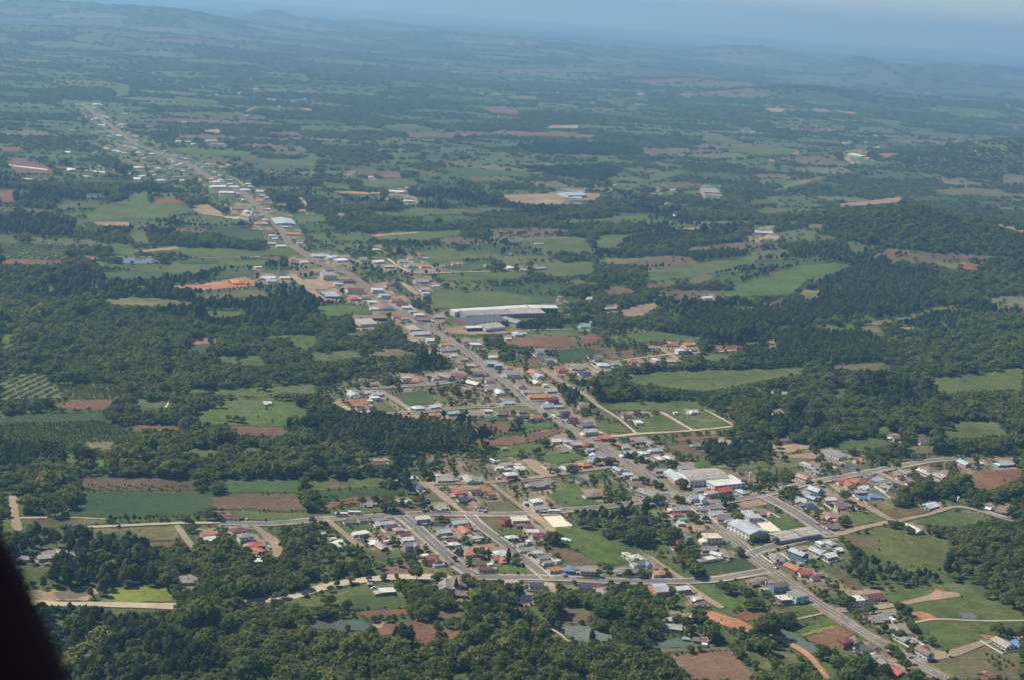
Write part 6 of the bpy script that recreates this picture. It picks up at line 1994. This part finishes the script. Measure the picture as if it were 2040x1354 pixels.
def pole_row(ri, step, off, maxd, label, group, start=0):
    P = smooth(WR[ri], 2.0); s = np.concatenate([[0], np.cumsum(np.linalg.norm(np.diff(P, axis=0), axis=1))]); g = np.gradient(P, axis=0); nth = 0
    for d in np.arange(start, s[-1], step):
        i = int(np.searchsorted(s, d)); i = min(i, len(P) - 1); v = g[i] / np.linalg.norm(g[i]); q = P[i] + np.array([-v[1], v[0]]) * off
        if np.hypot(*q) > maxd: break
        x_, y_ = project(q[0], q[1], height(q[0], q[1]))
        if -10 < x_ < 2050 and y_ < 1375:
            nth += 1; pole(q, math.atan2(v[1], v[0]) + (0 if off > 0 else math.pi), f'concrete utility pole, {nthword(nth)} from the {label}', group)
pole_row(0, 38, 6.2, 2300, 'bottom in the main road row', 'poles along the main road', 12)
pole_row(1, 34, 8.2, 2300, 'top in the double avenue row', 'poles along the double avenue', 10)
pole_row(3, 36, 6.0, 2300, 'left in the lower cross street row', 'poles along the lower cross street', 14)
pole_row(4, 38, -6.0, 2300, 'left in the upper cross street row', 'poles along the upper cross street', 14)
pole_row(5, 40, 6.5, 2300, 'left in the right-hand street row', 'poles along the right-hand street', 8)
pole_row(6, 40, 8.4, 2300, 'top in the right-hand avenue row', 'poles along the right-hand avenue', 10)
for x_, y_, lb in ((1878, 1192, 'lone concrete pole at the end of the dead-end road'), (1421, 1192, 'lone concrete pole on the green wedge'), (554, 978, 'lone concrete pole in the rowed crop left of centre'), (629, 975, 'lone concrete pole beside the brown patch of crop'),
                   (1265, 854, 'left pole on the triangle lots'), (1303, 861, 'middle pole on the triangle lots'), (1403, 852, 'right pole on the triangle lots')): pole(at(x_, y_), .5, lb)
# ------------------------------------------------------------------ vehicles
def wheel_me(r, w_):
    V_, F_ = cyl(0, 0, -w_ / 2, w_ / 2, r, 12); b = MB(); b.add(([(v[0], v[2], v[1]) for v in V_], F_)); me = mesh('wheel', b.v, b.f); me.materials.append(plain_mat('tyre_rubber', (.03, .03, .03))); return me
WH_C, WH_B = wheel_me(.33, .22), wheel_me(.5, .3)
CARP = {'white': (.75, .75, .74), 'silver': (.45, .46, .47), 'black': (.03, .03, .035), 'red': (.42, .04, .03), 'grey': (.18, .19, .20), 'blue': (.06, .13, .30)}
CM_ = {k: plain_mat(k + '_car_paint', v, .03, .5, .25, .6) for k, v in CARP.items()}
def prism(prof, y0, y1):
    n_ = len(prof); V_ = [(x, y0, z) for x, z in prof] + [(x, y1, z) for x, z in prof]
    return V_, [tuple(range(n_ - 1, -1, -1)), tuple(range(n_, 2 * n_))] + [(i, (i + 1) % n_, (i + 1) % n_ + n_, i + n_) for i in range(n_)]
b_ = MB(); b_.add(prism([(-2.1, .32), (2.1, .32), (2.15, .62), (2.0, .82), (1.1, .93), (-1.75, .95), (-2.1, .88), (-2.15, .6)], -.86, .86)); CAR_B = (b_.v, b_.f)
b_ = MB(); b_.add(prism([(-1.72, .951), (1.08, .931), (.45, 1.40), (-1.2, 1.42)], -.76, .76)); CAR_G = mesh('cabin', b_.v, b_.f); CAR_G.materials.append(M_GLASS)
b_ = MB(); b_.box(-1.15, .40, -.70, .70, 1.405, 1.46); CAR_R = (b_.v, b_.f)
b_ = MB(); b_.box(2.06, 2.17, -.10, .18, .60, .72); HL = mesh('headlight', b_.v, b_.f); HL.materials.append(M_FRAME)
BODY = {}
for k in CM_:
    a = mesh('body', *CAR_B); a.materials.append(CM_[k]); c = mesh('car_roof', *CAR_R); c.materials.append(CM_[k]); BODY[k] = (a, c)
def car(x_, y_, colr, turn, label, on_road=True):
    p = at(x_, y_); dist, g_ = road_angle(p); e = empty('parked_car' if 'parked' in label else 'car', (p[0], p[1], float(height(*p)) + (.4 + .16 + np.hypot(*p) * 1.6e-4 if on_road else .45)), g_ + turn); tag(e, label, 'car')
    link('body', BODY[colr][0], e); link('cabin', CAR_G, e); link('car_roof', BODY[colr][1], e)
    for sx in (-1.35, 1.35):
        for sy in (-.8, .8): link('wheel', WH_C, e, (sx, sy, .33))
    for sy in (-.62, .55): link('headlight', HL, e, (0, sy, 0))
car(1823, 1326, 'black', 0, 'black car driving on the main road near the bottom right corner'); car(1414, 1037, 'red', 0, 'dark red car on the main road left of the grey gymnasium')
car(1313, 963, 'black', 0, 'black car on the main road in front of the school lawn'); car(1271, 988, 'black', 1.5, 'left black car parked in the paved yard by the big shed', False)
car(1277, 991, 'grey', 1.5, 'right grey car parked in the paved yard by the big shed', False); car(1373, 1006, 'red', .3, 'red car at the crossing below the school')
car(1359, 991, 'red', 0, 'red car waiting at the crossing on the main road'); car(1547, 1133, 'black', 0, 'black car at the junction of the lower street and main road')
car(1491, 1110, 'grey', 0, 'grey car on the main road beside the dark crop field'); car(1065, 815, 'white', 0, 'white car on the main road by the brown-roofed houses')
car(1122, 841, 'black', 0, 'black car on the main road above the road junction'); car(910, 1103, 'red', 0, 'red car parked on the kerb of the double avenue', False)
car(899, 1125, 'black', 0, 'black car parked beside the double avenue', False); car(1123, 1013, 'white', .2, 'white van-like car beside the white bus on the street', False)
car(1567, 1169, 'black', 0, 'black car parked by the blue house on the main road', False); car(1605, 1192, 'black', 1.2, 'black car parked in front of the mint-green building', False)
car(1537, 819, 'silver', .5, 'silver car parked by the farm house in the woods', False); car(536, 1090, 'white', .3, 'white car parked at the end of the tan lane', False)
car(1199, 870, 'white', .4, 'white car parked by the bright red shed roof', False); car(1103, 960, 'silver', .2, 'silver car parked beside the large grey shed', False)
car(1050, 997, 'blue', .1, 'blue car parked beside the white flat-roofed house', False); car(840, 1041, 'silver', 0, 'silver car parked by the big white building', False)
car(744, 1172, 'white', .2, 'white car parked near the open white shed', False); car(1000, 765, 'silver', 0, 'silver car on the main road in the middle of the town')
car(720, 570, 'white', 0, 'white car on the far main road among red roofs'); car(734, 582, 'red', 0, 'red car on the far main road among red roofs')
for (h_, p_, W_, c1, c2_), lb in beside(cl['car'], lambda q: q[4] + ' car parked beside a house'):
    g_ = road_angle(p_)[1]; v_ = np.array([math.cos(g_), math.sin(g_)]) * (W_ * .62 + 4.2); q_ = p_ - v_ * (1 if p_[0] > 0 else -1); x_, y_ = project(q_[0], q_[1], height(*q_)); car(float(x_), float(y_), c2_, 1.57, lb, False)
def bus(x_, y_, g_, label, L_=12.0):
    p = at(x_, y_); e = empty('bus', (p[0], p[1], float(height(*p)) + .5), g_); tag(e, label, 'bus')
    b_ = MB(); h_ = L_ / 2; b_.add(prism([(-h_, .45), (h_, .45), (h_ + .1, 1.2), (h_ - .1, 3.05), (h_ - .5, 3.25), (-h_ + .2, 3.25), (-h_, 3.1)], -1.25, 1.25)); b_.build('body', CM_['white'], e)
    n_ = int(L_ / 1.6)
    for s in (-1, 1):
        for i in range(n_):
            x0 = -h_ + .5 + i * (L_ - 1.2) / n_; w2 = MB(); w2.box(x0, x0 + (L_ - 1.2) / n_ - .15, *sorted((s * 1.252, s * 1.29)), 1.55, 2.5); w2.build('side_window', M_GLASS, e)
    w2 = MB(); w2.box(h_ - .02, h_ + .14, -1.1, 1.1, 1.4, 2.7); w2.build('windscreen', M_GLASS, e)
    for sx in (-h_ + 2.4, h_ - 2.2):
        for sy in (-1.12, 1.12): link('wheel', WH_B, e, (sx, sy, .5))
bus(680, 1028, .17, 'left one of the two white buses parked end to end'); bus(706, 1025, .17, 'right one of the two white buses parked end to end', 12)
bus(1104, 1022, .12, 'white bus parked on the street above the sand court'); bus(981, 921, -.9, 'white lorry-like bus parked beside the dark plot', 9)
bus(1102, 832, road_angle(at(1102, 832))[1], 'pale bus driving on the main road above the junction', 10)
# ------------------------------------------------------------------ long plastic tunnels far left
for i, (a, c, w_) in enumerate((((27, 332), (96, 340), 8), ((132, 337), (211, 345), 8), ((0, 329), (24, 331), 7), ((0, 355), (65, 359), 6))):
    A, C_ = at(*a), at(*c); L_ = float(np.linalg.norm(C_ - A)); g_ = math.atan2(*(C_ - A)[::-1]); M_ = (A + C_) / 2; e = empty('greenhouse_tunnel', (M_[0], M_[1], float(height(*M_))), g_)
    tag(e, ('upper left long', 'right-hand long', 'short, at the left picture edge,', 'lower thin')[i] + ' white greenhouse tunnel on the far left soil', 'greenhouse')
    b_ = MB(); n_ = 6; pr = [(w_ / 2 * math.cos(math.pi * k / n_), 3.2 * math.sin(math.pi * k / n_)) for k in range(n_ + 1)]; V_, F_ = prism(pr, -L_ / 2, L_ / 2); b_.add(([(v[1], v[0], v[2] - .1) for v in V_], F_)); b_.build('plastic_cover', RM['w'], e)
    for s in (-1, 1): b_ = MB(); b_.box(*sorted((s * L_ / 2 + s * .03, s * L_ / 2 + s * .15)), -1, 1, 0, 2.2); b_.build('end_door', M_DARK, e)
# fences along the pastures: posts with wires
M_WOOD = plain_mat('fence_post_wood', (.46, .42, .36), .1)
def fence(pts_, step, label):
    P = at(np.array([q[0] for q in pts_], float), np.array([q[1] for q in pts_], float)); P = smooth(P, step); e = empty('fence', (P[0][0], P[0][1], float(height(*P[0])))); tag(e, label, 'fence')
    Z = height(P[:, 0], P[:, 1]) - float(height(*P[0])); b_ = MB(); b_.box(-.09, .09, -.09, .09, -.3, 1.5); PMs = mesh('post', b_.v, b_.f); PMs.materials.append(M_WOOD)
    for q, z in zip(P, Z): link('post', PMs, e, (q[0] - P[0][0], q[1] - P[0][1], z))
    w_ = MB()
    for i in range(len(P) - 1):
        a, c = P[i] - P[0], P[i + 1] - P[0]
        for hz in (.5, .9, 1.3): w_.add(([(a[0], a[1], Z[i] + hz), (c[0], c[1], Z[i + 1] + hz), (c[0], c[1], Z[i + 1] + hz + .035), (a[0], a[1], Z[i] + hz + .035)], [(0, 1, 2, 3)]))
    w_.build('wire', M_TIN, e)
fence([(1885, 1300), (1935, 1289), (1978, 1275)], 3.2, 'pale post fence between the pasture and the lower dirt road')
fence([(1310, 955), (1330, 975), (1348, 984), (1378, 982)], 2.5, 'white fence round the school lawn')
fence([(842, 1124), (885, 1124), (898, 1128)], 2.6, 'white post fence in front of the red-roofed house by the avenue')
# ------------------------------------------------------------------ the aircraft's dark door post beside the lens
dirs = [rays(-200, 880), rays(-14, 1075), rays(62, 1215), rays(132, 1354), rays(190, 1500)]
def pp(px_, py_, d): r = rays(px_, py_); r = r / np.linalg.norm(r); return Vector((r[0] * d, r[1] * d, CAM_H + r[2] * d))
edge = [(-80, 880), (6, 1055), (42, 1122), (75, 1187), (108, 1265), (146, 1354), (200, 1480)]
E1 = [pp(a, b, .86) for a, b in edge]; E2 = [pp(a - 420, b + 180, .80) for a, b in edge]
o0 = E1[3]; V_ = []; n_ = len(edge); view = (o0 - Vector((0, 0, CAM_H))).normalized() * .07
for k in range(6):                                 # rounded leading edge, then the flat face
    a_ = math.pi * k / 5; 
    for i in range(n_):
        side = (E2[i] - E1[i]).normalized(); V_.append(tuple(E1[i] + side * (.028 - .028 * math.sin(a_)) + view * (.5 - .5 * math.cos(a_)) - o0))
for i in range(n_): V_.append(tuple(E2[i] + view - o0))
for i in range(n_): V_.append(tuple(E2[i] - o0))
F_ = [(r_ * n_ + i, r_ * n_ + i + 1, (r_ + 1) % 8 * n_ + i + 1, (r_ + 1) % 8 * n_ + i) for r_ in range(8) for i in range(n_ - 1)]
F_ += [tuple(r_ * n_ for r_ in range(8)), tuple(r_ * n_ + n_ - 1 for r_ in range(7, -1, -1))]
o = link('aircraft_door_post', mesh('aircraft_door_post', V_, F_, smooth=True), None, o0, 0, plain_mat('dark_purple_paint', (.034, .006, .011), .1, 3, .7, .1)); tag(o, 'blurred near-black door post of the aircraft at the lower left edge', 'door post')
